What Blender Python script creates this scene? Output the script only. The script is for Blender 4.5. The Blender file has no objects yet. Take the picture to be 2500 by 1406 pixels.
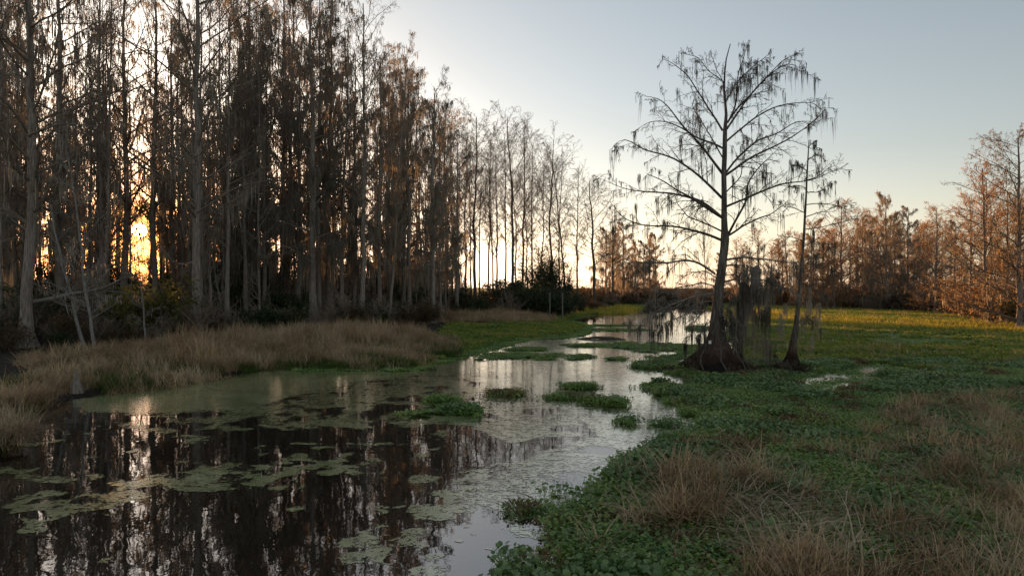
import bpy, math, random
import numpy as np
from math import radians, sin, cos, pi, sqrt

# ------------------------------------------------------------------ camera
F, HOR, CAMZ = 1667.0, 703.0, 2.5          # focal length (px of a 2500 px wide frame), horizon row, eye height
sc = bpy.context.scene
cam = bpy.data.cameras.new('camera'); cam_o = bpy.data.objects.new('camera', cam)
sc.collection.objects.link(cam_o); sc.camera = cam_o
cam.sensor_width = 36.0; cam.lens = F / 2500 * 36.0
cam.clip_start = 0.1; cam.clip_end = 12000
cam_o.location = (0, 0, CAMZ); cam_o.rotation_euler = (radians(90), 0, 0)

# ------------------------------------------------------------------ sky and sun
SUN_AZ = math.atan2(340 - 1250, F)                       # negative: left of the view axis (+Y)
SUN_EL = math.atan2(HOR - 563, sqrt(F * F + 910 ** 2))
sun_dir = (sin(SUN_AZ) * cos(SUN_EL), cos(SUN_AZ) * cos(SUN_EL), sin(SUN_EL))
w = bpy.data.worlds.new('World'); sc.world = w; w.use_nodes = True
nt = w.node_tree; nt.nodes.clear()
N = nt.nodes.new; LK = nt.links.new
wo = N('ShaderNodeOutputWorld')
sky = N('ShaderNodeTexSky'); sky.sky_type = 'NISHITA'; sky.sun_disc = False
sky.sun_elevation = SUN_EL; sky.sun_rotation = SUN_AZ
sky.air_density = 1.0; sky.dust_density = 1.2; sky.ozone_density = 1.6
bg = N('ShaderNodeBackground'); bg.inputs['Strength'].default_value = 0.145
hsv = N('ShaderNodeHueSaturation'); hsv.inputs['Saturation'].default_value = 0.52
gam = N('ShaderNodeGamma'); gam.inputs['Gamma'].default_value = 1.0
LK(sky.outputs[0], gam.inputs[0]); LK(gam.outputs[0], hsv.inputs['Color'])
# the sun's disc and the aureole round it, by angle from the sun's direction
tc = N('ShaderNodeTexCoord')
dp = N('ShaderNodeVectorMath'); dp.operation = 'DOT_PRODUCT'; dp.inputs[1].default_value = sun_dir
nrm = N('ShaderNodeVectorMath'); nrm.operation = 'NORMALIZE'
LK(tc.outputs['Generated'], nrm.inputs[0]); LK(nrm.outputs[0], dp.inputs[0])
ac = N('ShaderNodeMath'); ac.operation = 'ARCCOSINE'; ac.use_clamp = False
LK(dp.outputs['Value'], ac.inputs[0])
def expfall(width, amp):
    m = N('ShaderNodeMath'); m.operation = 'DIVIDE'; LK(ac.outputs[0], m.inputs[0]); m.inputs[1].default_value = -radians(width)
    e = N('ShaderNodeMath'); e.operation = 'EXPONENT'; LK(m.outputs[0], e.inputs[0])
    k = N('ShaderNodeMath'); k.operation = 'MULTIPLY'; LK(e.outputs[0], k.inputs[0]); k.inputs[1].default_value = amp
    return k
disc = N('ShaderNodeMath'); disc.operation = 'LESS_THAN'; LK(ac.outputs[0], disc.inputs[0]); disc.inputs[1].default_value = radians(0.5)
dm = N('ShaderNodeMath'); dm.operation = 'MULTIPLY'; LK(disc.outputs[0], dm.inputs[0]); dm.inputs[1].default_value = 120
g1 = expfall(2.4, 1.0); g2 = expfall(8.0, 0.16)
gs = N('ShaderNodeMath'); gs.operation = 'ADD'; LK(g1.outputs[0], gs.inputs[0]); LK(dm.outputs[0], gs.inputs[1])
b1 = N('ShaderNodeBackground'); b1.inputs['Color'].default_value = (1.0, 0.46, 0.12, 1); LK(gs.outputs[0], b1.inputs['Strength'])
b2 = N('ShaderNodeBackground'); b2.inputs['Color'].default_value = (1.0, 0.60, 0.28, 1); LK(g2.outputs[0], b2.inputs['Strength'])
a1 = N('ShaderNodeAddShader'); a2 = N('ShaderNodeAddShader')
# the low air reddens the sky towards the setting sun
rf = expfall(11.0, 1.6)
rz = N('ShaderNodeSeparateXYZ'); LK(nrm.outputs[0], rz.inputs[0])
rm = N('ShaderNodeMapRange'); rm.inputs[1].default_value = .26; rm.inputs[2].default_value = .03; LK(rz.outputs[2], rm.inputs[0])
rk = N('ShaderNodeMath'); rk.operation = 'MULTIPLY'; rk.use_clamp = True; LK(rf.outputs[0], rk.inputs[0]); LK(rm.outputs[0], rk.inputs[1])
rmx = N('ShaderNodeMix'); rmx.data_type = 'RGBA'; rmx.blend_type = 'MULTIPLY'; LK(rk.outputs[0], rmx.inputs[0])
LK(hsv.outputs[0], rmx.inputs[6]); rmx.inputs[7].default_value = (.62, .27, .075, 1); LK(rmx.outputs[2], bg.inputs['Color'])
# pale warm band of air over the horizon, strongest towards the sun
sx = N('ShaderNodeSeparateXYZ'); LK(nrm.outputs[0], sx.inputs[0])
ab = N('ShaderNodeMath'); ab.operation = 'ABSOLUTE'; LK(sx.outputs[2], ab.inputs[0])
hm = N('ShaderNodeMath'); hm.operation = 'DIVIDE'; LK(ab.outputs[0], hm.inputs[0]); hm.inputs[1].default_value = -.10
he = N('ShaderNodeMath'); he.operation = 'EXPONENT'; LK(hm.outputs[0], he.inputs[0])
az = expfall(26.0, 1.0)
hk = N('ShaderNodeMath'); hk.operation = 'MULTIPLY'; LK(he.outputs[0], hk.inputs[0]); LK(az.outputs[0], hk.inputs[1])
b3 = N('ShaderNodeBackground'); b3.inputs['Color'].default_value = (1.0, 0.46, 0.15, 1); LK(hk.outputs[0], b3.inputs['Strength'])
a3 = N('ShaderNodeAddShader'); LK(bg.outputs[0], a3.inputs[0]); LK(b3.outputs[0], a3.inputs[1])
hq = N('ShaderNodeMath'); hq.operation = 'DIVIDE'; LK(ab.outputs[0], hq.inputs[0]); hq.inputs[1].default_value = -.09
hr_ = N('ShaderNodeMath'); hr_.operation = 'EXPONENT'; LK(hq.outputs[0], hr_.inputs[0])
hz = N('ShaderNodeMath'); hz.operation = 'MULTIPLY'; LK(hr_.outputs[0], hz.inputs[0]); hz.inputs[1].default_value = .17
b4 = N('ShaderNodeBackground'); b4.inputs['Color'].default_value = (1.0, 0.80, 0.55, 1); LK(hz.outputs[0], b4.inputs['Strength'])
a4 = N('ShaderNodeAddShader'); LK(a3.outputs[0], a4.inputs[0]); LK(b4.outputs[0], a4.inputs[1])
LK(a4.outputs[0], a1.inputs[0]); LK(b1.outputs[0], a1.inputs[1]); LK(a1.outputs[0], a2.inputs[0]); LK(b2.outputs[0], a2.inputs[1])
LK(a2.outputs[0], wo.inputs['Surface'])

sl = bpy.data.lights.new('sun', 'SUN'); sl.energy = 5.0; sl.angle = radians(0.8); sl.color = (1.0, 0.50, 0.19)
so = bpy.data.objects.new('sun', sl); sc.collection.objects.link(so)
from mathutils import Vector
so.rotation_euler = Vector(sun_dir).to_track_quat('Z', 'Y').to_euler()
so.location = (-40, 80, 40)

sc.view_settings.view_transform = 'Standard'; sc.view_settings.look = 'None'
sc.view_settings.exposure = 1.02; sc.view_settings.gamma = 1.0
sc.view_settings.use_curve_mapping = False
sc.render.engine = 'CYCLES'
sc.cycles.max_bounces = 6; sc.cycles.diffuse_bounces = 2; sc.cycles.glossy_bounces = 3
sc.cycles.transmission_bounces = 3; sc.cycles.transparent_max_bounces = 12
sc.cycles.use_denoising = True
sc.cycles.sample_clamp_indirect = 6.0

# ------------------------------------------------------------------ small maths
def gpt(u, v, z=0.0):
    D = CAMZ * F / max(v - HOR, 1.0)
    return ((u - 1250) / F * D, D)
def to_uv(x, y):
    y = np.maximum(y, 0.5)
    return 1250 + x / y * F, HOR + CAMZ * F / y
def nz(a):
    return a / np.maximum(np.linalg.norm(a, axis=-1, keepdims=True), 1e-9)
def _h(ix, iy, s):
    n = (ix.astype(np.int64) * 374761393 + iy.astype(np.int64) * 668265263 + s * 974711) & 0xffffffff
    n = ((n ^ (n >> 13)) * 1274126177) & 0xffffffff
    return ((n ^ (n >> 16)) & 0xffff) / 65535.0
def vnoise(x, y, s=0):
    ix = np.floor(x); iy = np.floor(y); fx = x - ix; fy = y - iy
    fx = fx * fx * (3 - 2 * fx); fy = fy * fy * (3 - 2 * fy)
    a = _h(ix, iy, s); b = _h(ix + 1, iy, s); c = _h(ix, iy + 1, s); d = _h(ix + 1, iy + 1, s)
    return (a * (1 - fx) + b * fx) * (1 - fy) + (c * (1 - fx) + d * fx) * fy
def fbm(x, y, scale, s=0, o=4):
    r = 0; amp = .5; k = 1 / scale
    for i in range(o):
        r = r + amp * (vnoise(x * k + 17.3 * i, y * k - 9.1 * i, s + i) * 2 - 1); amp *= .5; k *= 2.03
    return r
def sstep(a, b, x):
    t = np.clip((x - a) / (b - a), 0, 1); return t * t * (3 - 2 * t)
VW = 3.0
def poly_sd(u, v, pts):
    """signed distance in px (rows weighted, as they are foreshortened); positive inside"""
    px = np.asarray(u, float); py = np.asarray(v, float) * VW
    P = np.array(pts, float); P[:, 1] *= VW
    best = np.full(px.shape, 1e18); inside = np.zeros(px.shape, bool)
    for i in range(len(P)):
        a = P[i]; b = P[(i + 1) % len(P)]; e = b - a
        wx = px - a[0]; wy = py - a[1]
        t = np.clip((wx * e[0] + wy * e[1]) / (e @ e), 0, 1)
        best = np.minimum(best, (wx - t * e[0]) ** 2 + (wy - t * e[1]) ** 2)
        c = ((a[1] > py) != (b[1] > py))
        with np.errstate(divide='ignore', invalid='ignore'):
            xx = (b[0] - a[0]) * (py - a[1]) / (b[1] - a[1] if b[1] != a[1] else 1e-9) + a[0]
        inside ^= (c & (px < xx))
    d = np.sqrt(best); return np.where(inside, d, -d)
def ell(u, v, L):
    r = np.full(np.shape(u), -9.0)
    for cx, cy, a, b in L:
        r = np.maximum(r, 1 - np.sqrt(((u - cx) / a) ** 2 + ((v - cy) / b) ** 2))
    return r

# ------------------------------------------------------------------ layout of land, plants and duckweed
LAND = [(-2500, 1500), (-300, 1210), (-10, 1125), (50, 1050), (80, 1000), (200, 972), (420, 948), (640, 905), (760, 905), (977, 903),
        (1088, 880), (1185, 856), (1255, 838), (1300, 830), (1385, 824), (1430, 812), (1435, 797), (1400, 784), (1460, 773), (1560, 765), (1590, 752), (1590, 742), (1720, 738),
        (1740, 734), (1740, 704), (-2500, 704)]
GREEN_R = [(1180, 1480), (1290, 1406), (1400, 1335), (1385, 1290), (1405, 1250), (1440, 1215), (1480, 1170), (1540, 1130),
           (1600, 1095), (1680, 1060), (1700, 1020), (1670, 985), (1700, 950), (1690, 925), (1650, 905), (1700, 890), (1790, 880),
           (1800, 850), (1770, 820), (1790, 790), (1760, 765), (1720, 752), (1740, 738), (1780, 704), (5000, 704), (5000, 1500)]
ISL = [(1265, 870, 108, 8), (1293, 853, 55, 4), (1420, 873, 34, 6), (1508, 878, 28, 4), (1440, 844, 55, 5), (1530, 843, 44, 8), (1615, 849, 92, 10),
       (1635, 873, 50, 5), (1510, 806, 74, 3.5), (1705, 803, 26, 7), (1617, 946, 38, 6), (1500, 795, 60, 2), (1690, 860, 40, 14), (1620, 890, 45, 6),
       (1232, 964, 40, 4), (1098, 979, 35, 4), (1115, 1007, 45, 7), (1016, 1011, 40, 4), (1033, 903, 25, 3), (973, 907, 50, 4),
       (1416, 947, 35, 3), (1387, 972, 50, 4), (1498, 986, 28, 6), (1444, 981, 25, 5), (1614, 947, 34, 8), (1640, 965, 40, 4), (1527, 1033, 15, 3),
       (1650, 986, 15, 3), (1523, 1130, 28, 9), (1282, 1245, 36, 9), (1354, 1213, 14, 6), (1600, 895, 45, 6), (1690, 1010, 30, 5), (1610, 1040, 40, 5),
       (1290, 1375, 60, 5), (1350, 1350, 50, 5), (1240, 1392, 30, 4)]
POOLS = [(2060, 925, 150, 24), (2150, 905, 130, 12), (2010, 948, 90, 16), (2210, 836, 160, 9), (2340, 838, 80, 8), (2170, 819, 90, 6), (2300, 822, 70, 4.5), (1960, 915, 30, 8)]
PATCH = [(108, 1231, 65, 14), (155, 1245, 65, 14), (75, 1271, 20, 6), (97, 1296, 30, 7), (252, 1368, 33, 9), (72, 1152, 55, 9), (14, 1145, 25, 10),
         (230, 1163, 25, 9), (252, 1210, 60, 12), (223, 1199, 40, 8), (300, 1184, 45, 10), (432, 1177, 60, 15), (500, 1168, 40, 9), (594, 1152, 95, 19), (655, 1148, 80, 18),
         (558, 1192, 35, 9), (126, 1202, 30, 6), (479, 1069, 36, 9), (317, 1101, 25, 5), (230, 1116, 22, 3), (90, 1080, 50, 6), (353, 1181, 50, 9),
         (212, 1228, 18, 5), (360, 1208, 20, 6), (719, 1192, 40, 7), (700, 1145, 75, 20), (835, 1140, 62, 16), (792, 1153, 30, 8), (870, 1130, 30, 8), (723, 1244, 14, 5),
         (982, 1235, 56, 18), (1081, 1257, 55, 20), (1029, 1171, 44, 13), (1090, 1201, 44, 10), (930, 1330, 78, 30), (1029, 1339, 25, 12),
         (1059, 1356, 18, 8), (1081, 1059, 26, 8), (1016, 1067, 16, 3), (1033, 1112, 10, 3), (1059, 1095, 14, 3), (890, 1085, 90, 4), (800, 1092, 50, 4),
         (1141, 1287, 10, 3), (1155, 1302, 8, 4), (1055, 1395, 34, 12), (1310, 1317, 48, 22), (1350, 1265, 50, 16), (943, 1166, 30, 6), (908, 1123, 20, 4), (736, 1112, 15, 4),
         (400, 1050, 60, 6), (330, 1040, 50, 5), (560, 1045, 60, 6), (700, 1040, 70, 6), (1230, 1030, 60, 7), (170, 1060, 40, 4), (150, 1170, 60, 5),
         (620, 1180, 40, 6), (1160, 1150, 30, 5), (1180, 1215, 60, 14), (1250, 1190, 70, 16), (1320, 1140, 60, 10), (1120, 1320, 12, 4), (1200, 1340, 16, 5)]
BAND = [(190, 978), (420, 948), (640, 912), (900, 900), (1060, 880), (1150, 858), (1260, 825), (1370, 808), (1440, 785), (1480, 768), (1590, 762), (1700, 760),
        (1790, 830), (1760, 900), (1690, 960), (1730, 1000), (1720, 1040), (1620, 1095), (1560, 1110), (1450, 1070), (1380, 1000), (1250, 965), (1150, 925),
        (1030, 918), (800, 945), (700, 965), (640, 985), (420, 1003), (220, 1003)]
FRAG = [(300, 1010), (640, 985), (800, 945), (1030, 915), (1150, 915), (1400, 935), (1500, 1010), (1430, 1070), (1250, 1080), (1130, 1040), (900, 1043), (450, 1035)]
LOWF = [(1060, 1190), (1200, 1130), (1400, 1080), (1700, 1020), (1640, 1090), (1540, 1120), (1480, 1160), (1440, 1200), (1390, 1250), (1280, 1255), (1150, 1230)]

def green_f(u, v, x, y):
    n = fbm(x, y, 1.4, 3) * np.clip((v - HOR) / 150, .35, 1.2)
    g = np.maximum(poly_sd(u, v, GREEN_R) / 60, -3)
    g = np.minimum(g, 1.5) + n * .9
    isl = ell(u, v, ISL) + fbm(x, y, .35, 11) * .9 - .12
    g = np.maximum(g, isl)
    pool = ell(u, v, POOLS) + fbm(x, y, .8, 21) * 1.1 + .05
    return np.minimum(g, -pool * 2 + .1)
def land_f(u, v, x, y):
    return poly_sd(u, v, LAND) / 60 + fbm(x, y, 1.1, 5) * .28
def height(x, y):
    x = np.asarray(x, float); y = np.asarray(y, float)
    u, v = to_uv(x, y)
    l = land_f(u, v, x, y); g = green_f(u, v, x, y)
    z = -0.4 + sstep(-.3, .25, g) * (.43 + .02 * fbm(x, y, .8, 40))
    zl = -0.4 + sstep(-.35, .35, l) * .45 + sstep(.3, 4, l) * (.28 + .12 * fbm(x, y, 3, 41)) + .03 * fbm(x, y, .5, 43) * sstep(0, .4, l)
    z = np.maximum(z, zl)
    mound = np.exp(-(((x - 6.0) / 1.15) ** 4 + ((y - 20.5) / .75) ** 4)) * .30 + np.exp(-(((x - 4.6) / .6) ** 2 + ((y - 20.5) / .3) ** 2)) * .12 + np.exp(-(((x - 8.2) / .55) ** 2 + ((y - 20.4) / .5) ** 2)) * .22 \
        + np.exp(-(((x - 7.2) / .9) ** 2 + ((y - 20.45) / .35) ** 2)) * .12
    z = np.where(mound > .02, np.maximum(z, mound - .05 + .10 * fbm(x, y, .3, 44)), z)
    return np.where(y > 140, np.maximum(z, .1), z)
def h1(x, y):
    return float(height(np.array([x]), np.array([y]))[0])
def duck_f(u, v, x, y):
    a = np.clip(poly_sd(u, v, BAND) / 45, -2, 1) * .75 + .25 * sstep(1000, 700, u)
    film = sstep(950, 1300, u) * .33
    a = a + fbm(x, y, .9, 50) * .30 + fbm(x, y, .22, 51) * .25 - film * sstep(-.2, .8, fbm(x, y * .35, 1.2, 52) + .3)
    b = np.clip(poly_sd(u, v, FRAG) / 40, -2, .42) + fbm(x, y, .45, 53) * 1.15 - .22
    c = np.clip(poly_sd(u, v, LOWF) / 40, -2, .3) + fbm(x, y, .7, 54) * 1.0 - .05
    d = np.maximum(ell(u, v, [(a_, b_, c_ * 1.25, d_ * 1.25) for a_, b_, c_, d_ in PATCH]), -1.2) * .8 + fbm(x, y, .9, 58) * .6 + fbm(x, y, .25, 55, 5) * 1.4 - .14
    cap = .13 - .04 * sstep(950, 1300, u) + .10 * sstep(-.2, .8, a) * sstep(1150, 900, u) + .12 * fbm(x, y, 1.5, 59)
    return np.minimum(np.maximum(np.maximum(a, b), np.maximum(c, d)), cap)

# ------------------------------------------------------------------ materials
def mat(name):
    m = bpy.data.materials.new(name); m.use_nodes = True
    t = m.node_tree; b = t.nodes['Principled BSDF']
    return m, t, b
def ramp(t, fac, stops):
    r = t.nodes.new('ShaderNodeValToRGB'); e = r.color_ramp.elements
    while len(e) < len(stops): e.new(.5)
    for i, (p, c) in enumerate(stops): e[i].position = p; e[i].color = (*c, 1)
    t.links.new(fac, r.inputs[0]); return r.outputs[0]
def noise(t, scale, vec=None, detail=4, rough=.6):
    n = t.nodes.new('ShaderNodeTexNoise'); n.inputs['Scale'].default_value = scale
    n.inputs['Detail'].default_value = detail; n.inputs['Roughness'].default_value = rough
    if vec: t.links.new(vec, n.inputs['Vector'])
    return n.outputs['Fac']
def bumpn(t, b, fac, strength, dist):
    n = t.nodes.new('ShaderNodeBump'); n.inputs['Strength'].default_value = strength; n.inputs['Distance'].default_value = dist
    t.links.new(fac, n.inputs['Height']); t.links.new(n.outputs[0], b.inputs['Normal'])
def geo(t): return t.nodes.new('ShaderNodeNewGeometry').outputs['Position']
def objc(t): return t.nodes.new('ShaderNodeTexCoord').outputs['Object']
def stretch(t, vec, s):
    m = t.nodes.new('ShaderNodeMapping'); m.inputs['Scale'].default_value = s; t.links.new(vec, m.inputs['Vector']); return m.outputs[0]
def math_n(t, op, a, b=None):
    m = t.nodes.new('ShaderNodeMath'); m.operation = op
    for i, q in enumerate((a, b)):
        if q is None: continue
        if isinstance(q, (int, float)): m.inputs[i].default_value = q
        else: t.links.new(q, m.inputs[i])
    return m.outputs[0]

def bark(name, dark, mid, pale, wet=None):
    m, t, b = mat(name)
    o = objc(t); v = stretch(t, o, (9, 9, 1.1))
    f = noise(t, 2.2, v, 6, .7)
    col = ramp(t, f, [(.3, dark), (.52, mid), (.72, pale)])
    if wet:                                   # stained zone of the butt, up to the flood line
        sx = t.nodes.new('ShaderNodeSeparateXYZ'); t.links.new(o, sx.inputs[0])
        q = math_n(t, 'ADD', sx.outputs[2], math_n(t, 'MULTIPLY', noise(t, 3, o), .9))
        mr = t.nodes.new('ShaderNodeMapRange'); mr.inputs[1].default_value = 1.0; mr.inputs[2].default_value = 1.7
        t.links.new(q, mr.inputs[0])
        m2 = t.nodes.new('ShaderNodeMapRange'); m2.inputs[1].default_value = .7; m2.inputs[2].default_value = 1.2; t.links.new(q, m2.inputs[0])
        mx = t.nodes.new('ShaderNodeMix'); mx.data_type = 'RGBA'; t.links.new(mr.outputs[0], mx.inputs[0])
        wc = ramp(t, f, [(.3, tuple(c * .35 for c in wet)), (.7, wet)])
        mm_ = t.nodes.new('ShaderNodeMix'); mm_.data_type = 'RGBA'; t.links.new(m2.outputs[0], mm_.inputs[0])
        mm_.inputs[6].default_value = (.012, .008, .006, 1); t.links.new(wc, mm_.inputs[7])
        t.links.new(mm_.outputs[2], mx.inputs[6]); t.links.new(col, mx.inputs[7]); col = mx.outputs[2]
    t.links.new(col, b.inputs['Base Color']); b.inputs['Roughness'].default_value = .9
    b.inputs['Specular IOR Level'].default_value = .2
    bumpn(t, b, f, .8, .03)
    return m
def leafy(name, stops, trans=.4, scale=1.5, rough=.6, spec=.3, fine=9, transcol=None):
    m, t, b = mat(name)
    ri = t.nodes.new('ShaderNodeObjectInfo').outputs['Random']
    p = geo(t)
    f = math_n(t, 'ADD', math_n(t, 'MULTIPLY', noise(t, scale, p, 3), .55), math_n(t, 'MULTIPLY', noise(t, fine, p, 2), .45))
    f = math_n(t, 'ADD', f, math_n(t, 'MULTIPLY', math_n(t, 'SUBTRACT', ri, .5), .16))
    col = ramp(t, f, stops)
    t.links.new(col, b.inputs['Base Color']); b.inputs['Roughness'].default_value = rough
    b.inputs['Specular IOR Level'].default_value = spec
    tr = t.nodes.new('ShaderNodeBsdfTranslucent'); t.links.new(col, tr.inputs[0])
    mx = t.nodes.new('ShaderNodeMixShader'); mx.inputs[0].default_value = trans
    t.links.new(b.outputs[0], mx.inputs[1]); t.links.new(tr.outputs[0], mx.inputs[2])
    t.links.new(mx.outputs[0], t.nodes['Material Output'].inputs[0])
    return m
MT = {}
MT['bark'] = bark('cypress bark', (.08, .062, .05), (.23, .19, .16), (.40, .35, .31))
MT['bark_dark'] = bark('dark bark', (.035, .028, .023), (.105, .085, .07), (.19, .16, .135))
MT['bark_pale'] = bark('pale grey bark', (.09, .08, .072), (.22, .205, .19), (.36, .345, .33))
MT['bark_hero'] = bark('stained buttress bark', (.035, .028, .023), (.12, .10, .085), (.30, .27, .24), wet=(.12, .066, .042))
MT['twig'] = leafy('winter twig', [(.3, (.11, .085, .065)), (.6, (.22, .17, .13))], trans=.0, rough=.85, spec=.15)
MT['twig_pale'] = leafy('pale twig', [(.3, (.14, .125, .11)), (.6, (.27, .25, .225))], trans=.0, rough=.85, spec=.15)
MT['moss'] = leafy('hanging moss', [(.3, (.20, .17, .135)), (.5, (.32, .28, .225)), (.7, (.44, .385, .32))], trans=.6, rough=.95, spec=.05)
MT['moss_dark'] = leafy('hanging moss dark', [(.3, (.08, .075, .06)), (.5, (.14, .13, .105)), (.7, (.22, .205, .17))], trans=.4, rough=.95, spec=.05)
MT['rust'] = leafy('rust needles', [(.3, (.26, .12, .045)), (.45, (.54, .24, .06)), (.58, (.66, .38, .12)), (.72, (.50, .38, .2))], trans=.6, rough=.85, spec=.1)
MT['evergreen'] = leafy('evergreen leaf', [(.3, (.012, .022, .008)), (.5, (.03, .05, .016)), (.7, (.06, .085, .025))], trans=.25, rough=.55)
MT['yellowgreen'] = leafy('yellow green leaf', [(.3, (.07, .08, .015)), (.6, (.17, .16, .03))], trans=.45, rough=.55)
MT['brush'] = leafy('brown brush', [(.3, (.05, .035, .022)), (.5, (.11, .075, .045)), (.7, (.17, .12, .07))], trans=.3, rough=.9, spec=.1)
MT['straw'] = leafy('dry straw', [(.30, (.10, .065, .035)), (.47, (.38, .25, .135)), (.60, (.60, .46, .29))], trans=.35, rough=.7, spec=.2, scale=.8, fine=30)
MT['straw_pale'] = leafy('bleached straw', [(.34, (.2, .14, .085)), (.5, (.42, .31, .20)), (.62, (.6, .48, .34))], trans=.3, rough=.7, spec=.2, scale=.8)
MT['grassgreen'] = leafy('green grass blade', [(.3, (.04, .07, .012)), (.6, (.12, .16, .03))], trans=.4, rough=.6)
MT['pad_dead'] = leafy('withered marsh leaf', [(.3, (.09, .055, .03)), (.5, (.2, .13, .07)), (.7, (.32, .25, .12))], trans=.3, rough=.8)
MT['pad_pale'] = leafy('pale marsh leaf', [(.3, (.06, .12, .035)), (.5, (.15, .25, .075)), (.7, (.30, .38, .13))], trans=.35, rough=.35, spec=.7, fine=14)  # slightly paler tone for the larger leaves
MT['sun_tint_grass'] = leafy('sun tinted marsh grass', [(.3, (.20, .20, .03)), (.5, (.42, .36, .05)), (.68, (.55, .45, .09))], trans=.5, rough=.6, scale=.3, fine=3)  # yellow stands in for the strip of low sunlight
MT['pad'] = leafy('marsh leaf', [(.30, (.05, .12, .024)), (.43, (.15, .27, .055)), (.56, (.28, .39, .085)), (.70, (.36, .30, .07)), (.78, (.24, .15, .07))], trans=.4, rough=.33, spec=.8, scale=.6, fine=38)
MT['pad_far'] = leafy('far marsh leaf', [(.34, (.06, .12, .02)), (.47, (.17, .25, .035)), (.56, (.30, .31, .05)), (.66, (.34, .25, .08))], trans=.45, rough=.45, spec=.5, scale=.45, fine=9)  # extra yellow in the stops paints low sunlight on the meadow

def water_mat():
    m, t, b = mat('tannin water')
    t.nodes.remove(b)
    gl = t.nodes.new('ShaderNodeBsdfGlossy'); gl.inputs['Roughness'].default_value = .015; gl.inputs['Color'].default_value = (.93, .93, .96, 1)
    df = t.nodes.new('ShaderNodeBsdfDiffuse'); df.inputs['Color'].default_value = (.012, .009, .006, 1)
    fr = t.nodes.new('ShaderNodeFresnel'); fr.inputs['IOR'].default_value = 2.9
    mx = t.nodes.new('ShaderNodeMixShader'); t.links.new(fr.outputs[0], mx.inputs[0])
    t.links.new(df.outputs[0], mx.inputs[1]); t.links.new(gl.outputs[0], mx.inputs[2])
    t.links.new(mx.outputs[0], t.nodes['Material Output'].inputs[0])
    f = math_n(t, 'ADD', noise(t, 1.3, geo(t), 3), math_n(t, 'MULTIPLY', noise(t, 9, geo(t), 2), .08))
    n = t.nodes.new('ShaderNodeBump'); n.inputs['Strength'].default_value = .05; n.inputs['Distance'].default_value = .05
    t.links.new(f, n.inputs['Height']); t.links.new(n.outputs[0], gl.inputs['Normal'])
    return m
MT['water'] = water_mat()

def duck_mat():
    m, t, b = mat('duckweed')
    at = t.nodes.new('ShaderNodeAttribute'); at.attribute_name = 'cover'
    p = geo(t)
    fl = math_n(t, 'SUBTRACT', noise(t, 16, p, 6, .85), .5)
    fl2 = math_n(t, 'SUBTRACT', noise(t, 6, p, 4, .7), .5)
    s = math_n(t, 'ADD', at.outputs['Fac'], math_n(t, 'ADD', math_n(t, 'MULTIPLY', fl, 1.6), math_n(t, 'MULTIPLY', fl2, .8)))
    mr = t.nodes.new('ShaderNodeMapRange'); mr.inputs[1].default_value = .02; mr.inputs[2].default_value = .07
    t.links.new(s, mr.inputs[0]); t.links.new(mr.outputs[0], b.inputs['Alpha'])
    f = math_n(t, 'ADD', math_n(t, 'MULTIPLY', noise(t, 1.6, p, 4), .6), math_n(t, 'MULTIPLY', noise(t, 60, p, 2), .4))
    col = ramp(t, f, [(.32, (.10, .12, .04)), (.5, (.25, .285, .11)), (.66, (.42, .45, .24))])
    t.links.new(col, b.inputs['Base Color']); b.inputs['Roughness'].default_value = .2
    b.inputs['Specular IOR Level'].default_value = 1.0
    b.inputs['IOR'].default_value = 1.6; b.inputs['Coat Weight'].default_value = .8; b.inputs['Coat Roughness'].default_value = .12; b.inputs['Coat IOR'].default_value = 1.8
    bumpn(t, b, noise(t, 70, p, 2), .25, .004)
    return m
MT['duck'] = duck_mat()

def ground_mat():
    m, t, b = mat('marsh ground')
    p = geo(t)
    ag = t.nodes.new('ShaderNodeAttribute'); ag.attribute_name = 'green'
    f = noise(t, 1.2, p, 6, .7); f2 = noise(t, 12, p, 4, .7)
    mud = ramp(t, f2, [(.3, (.010, .007, .005)), (.6, (.03, .022, .016)), (.8, (.07, .055, .04))])
    ff = math_n(t, 'ADD', math_n(t, 'MULTIPLY', f, .5), math_n(t, 'MULTIPLY', f2, .5))
    gr = ramp(t, ff, [(.3, (.03, .05, .01)), (.5, (.08, .12, .022)), (.68, (.2, .19, .04))])
    mx = t.nodes.new('ShaderNodeMix'); mx.data_type = 'RGBA'
    t.links.new(ag.outputs['Fac'], mx.inputs[0]); t.links.new(mud, mx.inputs[6]); t.links.new(gr, mx.inputs[7])
    t.links.new(mx.outputs[2], b.inputs['Base Color']); b.inputs['Roughness'].default_value = .9
    b.inputs['Specular IOR Level'].default_value = .2
    bumpn(t, b, f2, .8, .05)
    return m
MT['ground'] = ground_mat()
def flat_mat(name, col, rough=.8):
    m, t, b = mat(name); f = noise(t, 14, objc(t), 5)
    t.links.new(ramp(t, f, [(.3, tuple(c * .7 for c in col)), (.7, col)]), b.inputs['Base Color']); b.inputs['Roughness'].default_value = rough
    return m
MT['post'] = flat_mat('weathered post', (.17, .16, .145))
MT['tag'] = flat_mat('white tag', (.8, .8, .8), .5)

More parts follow.
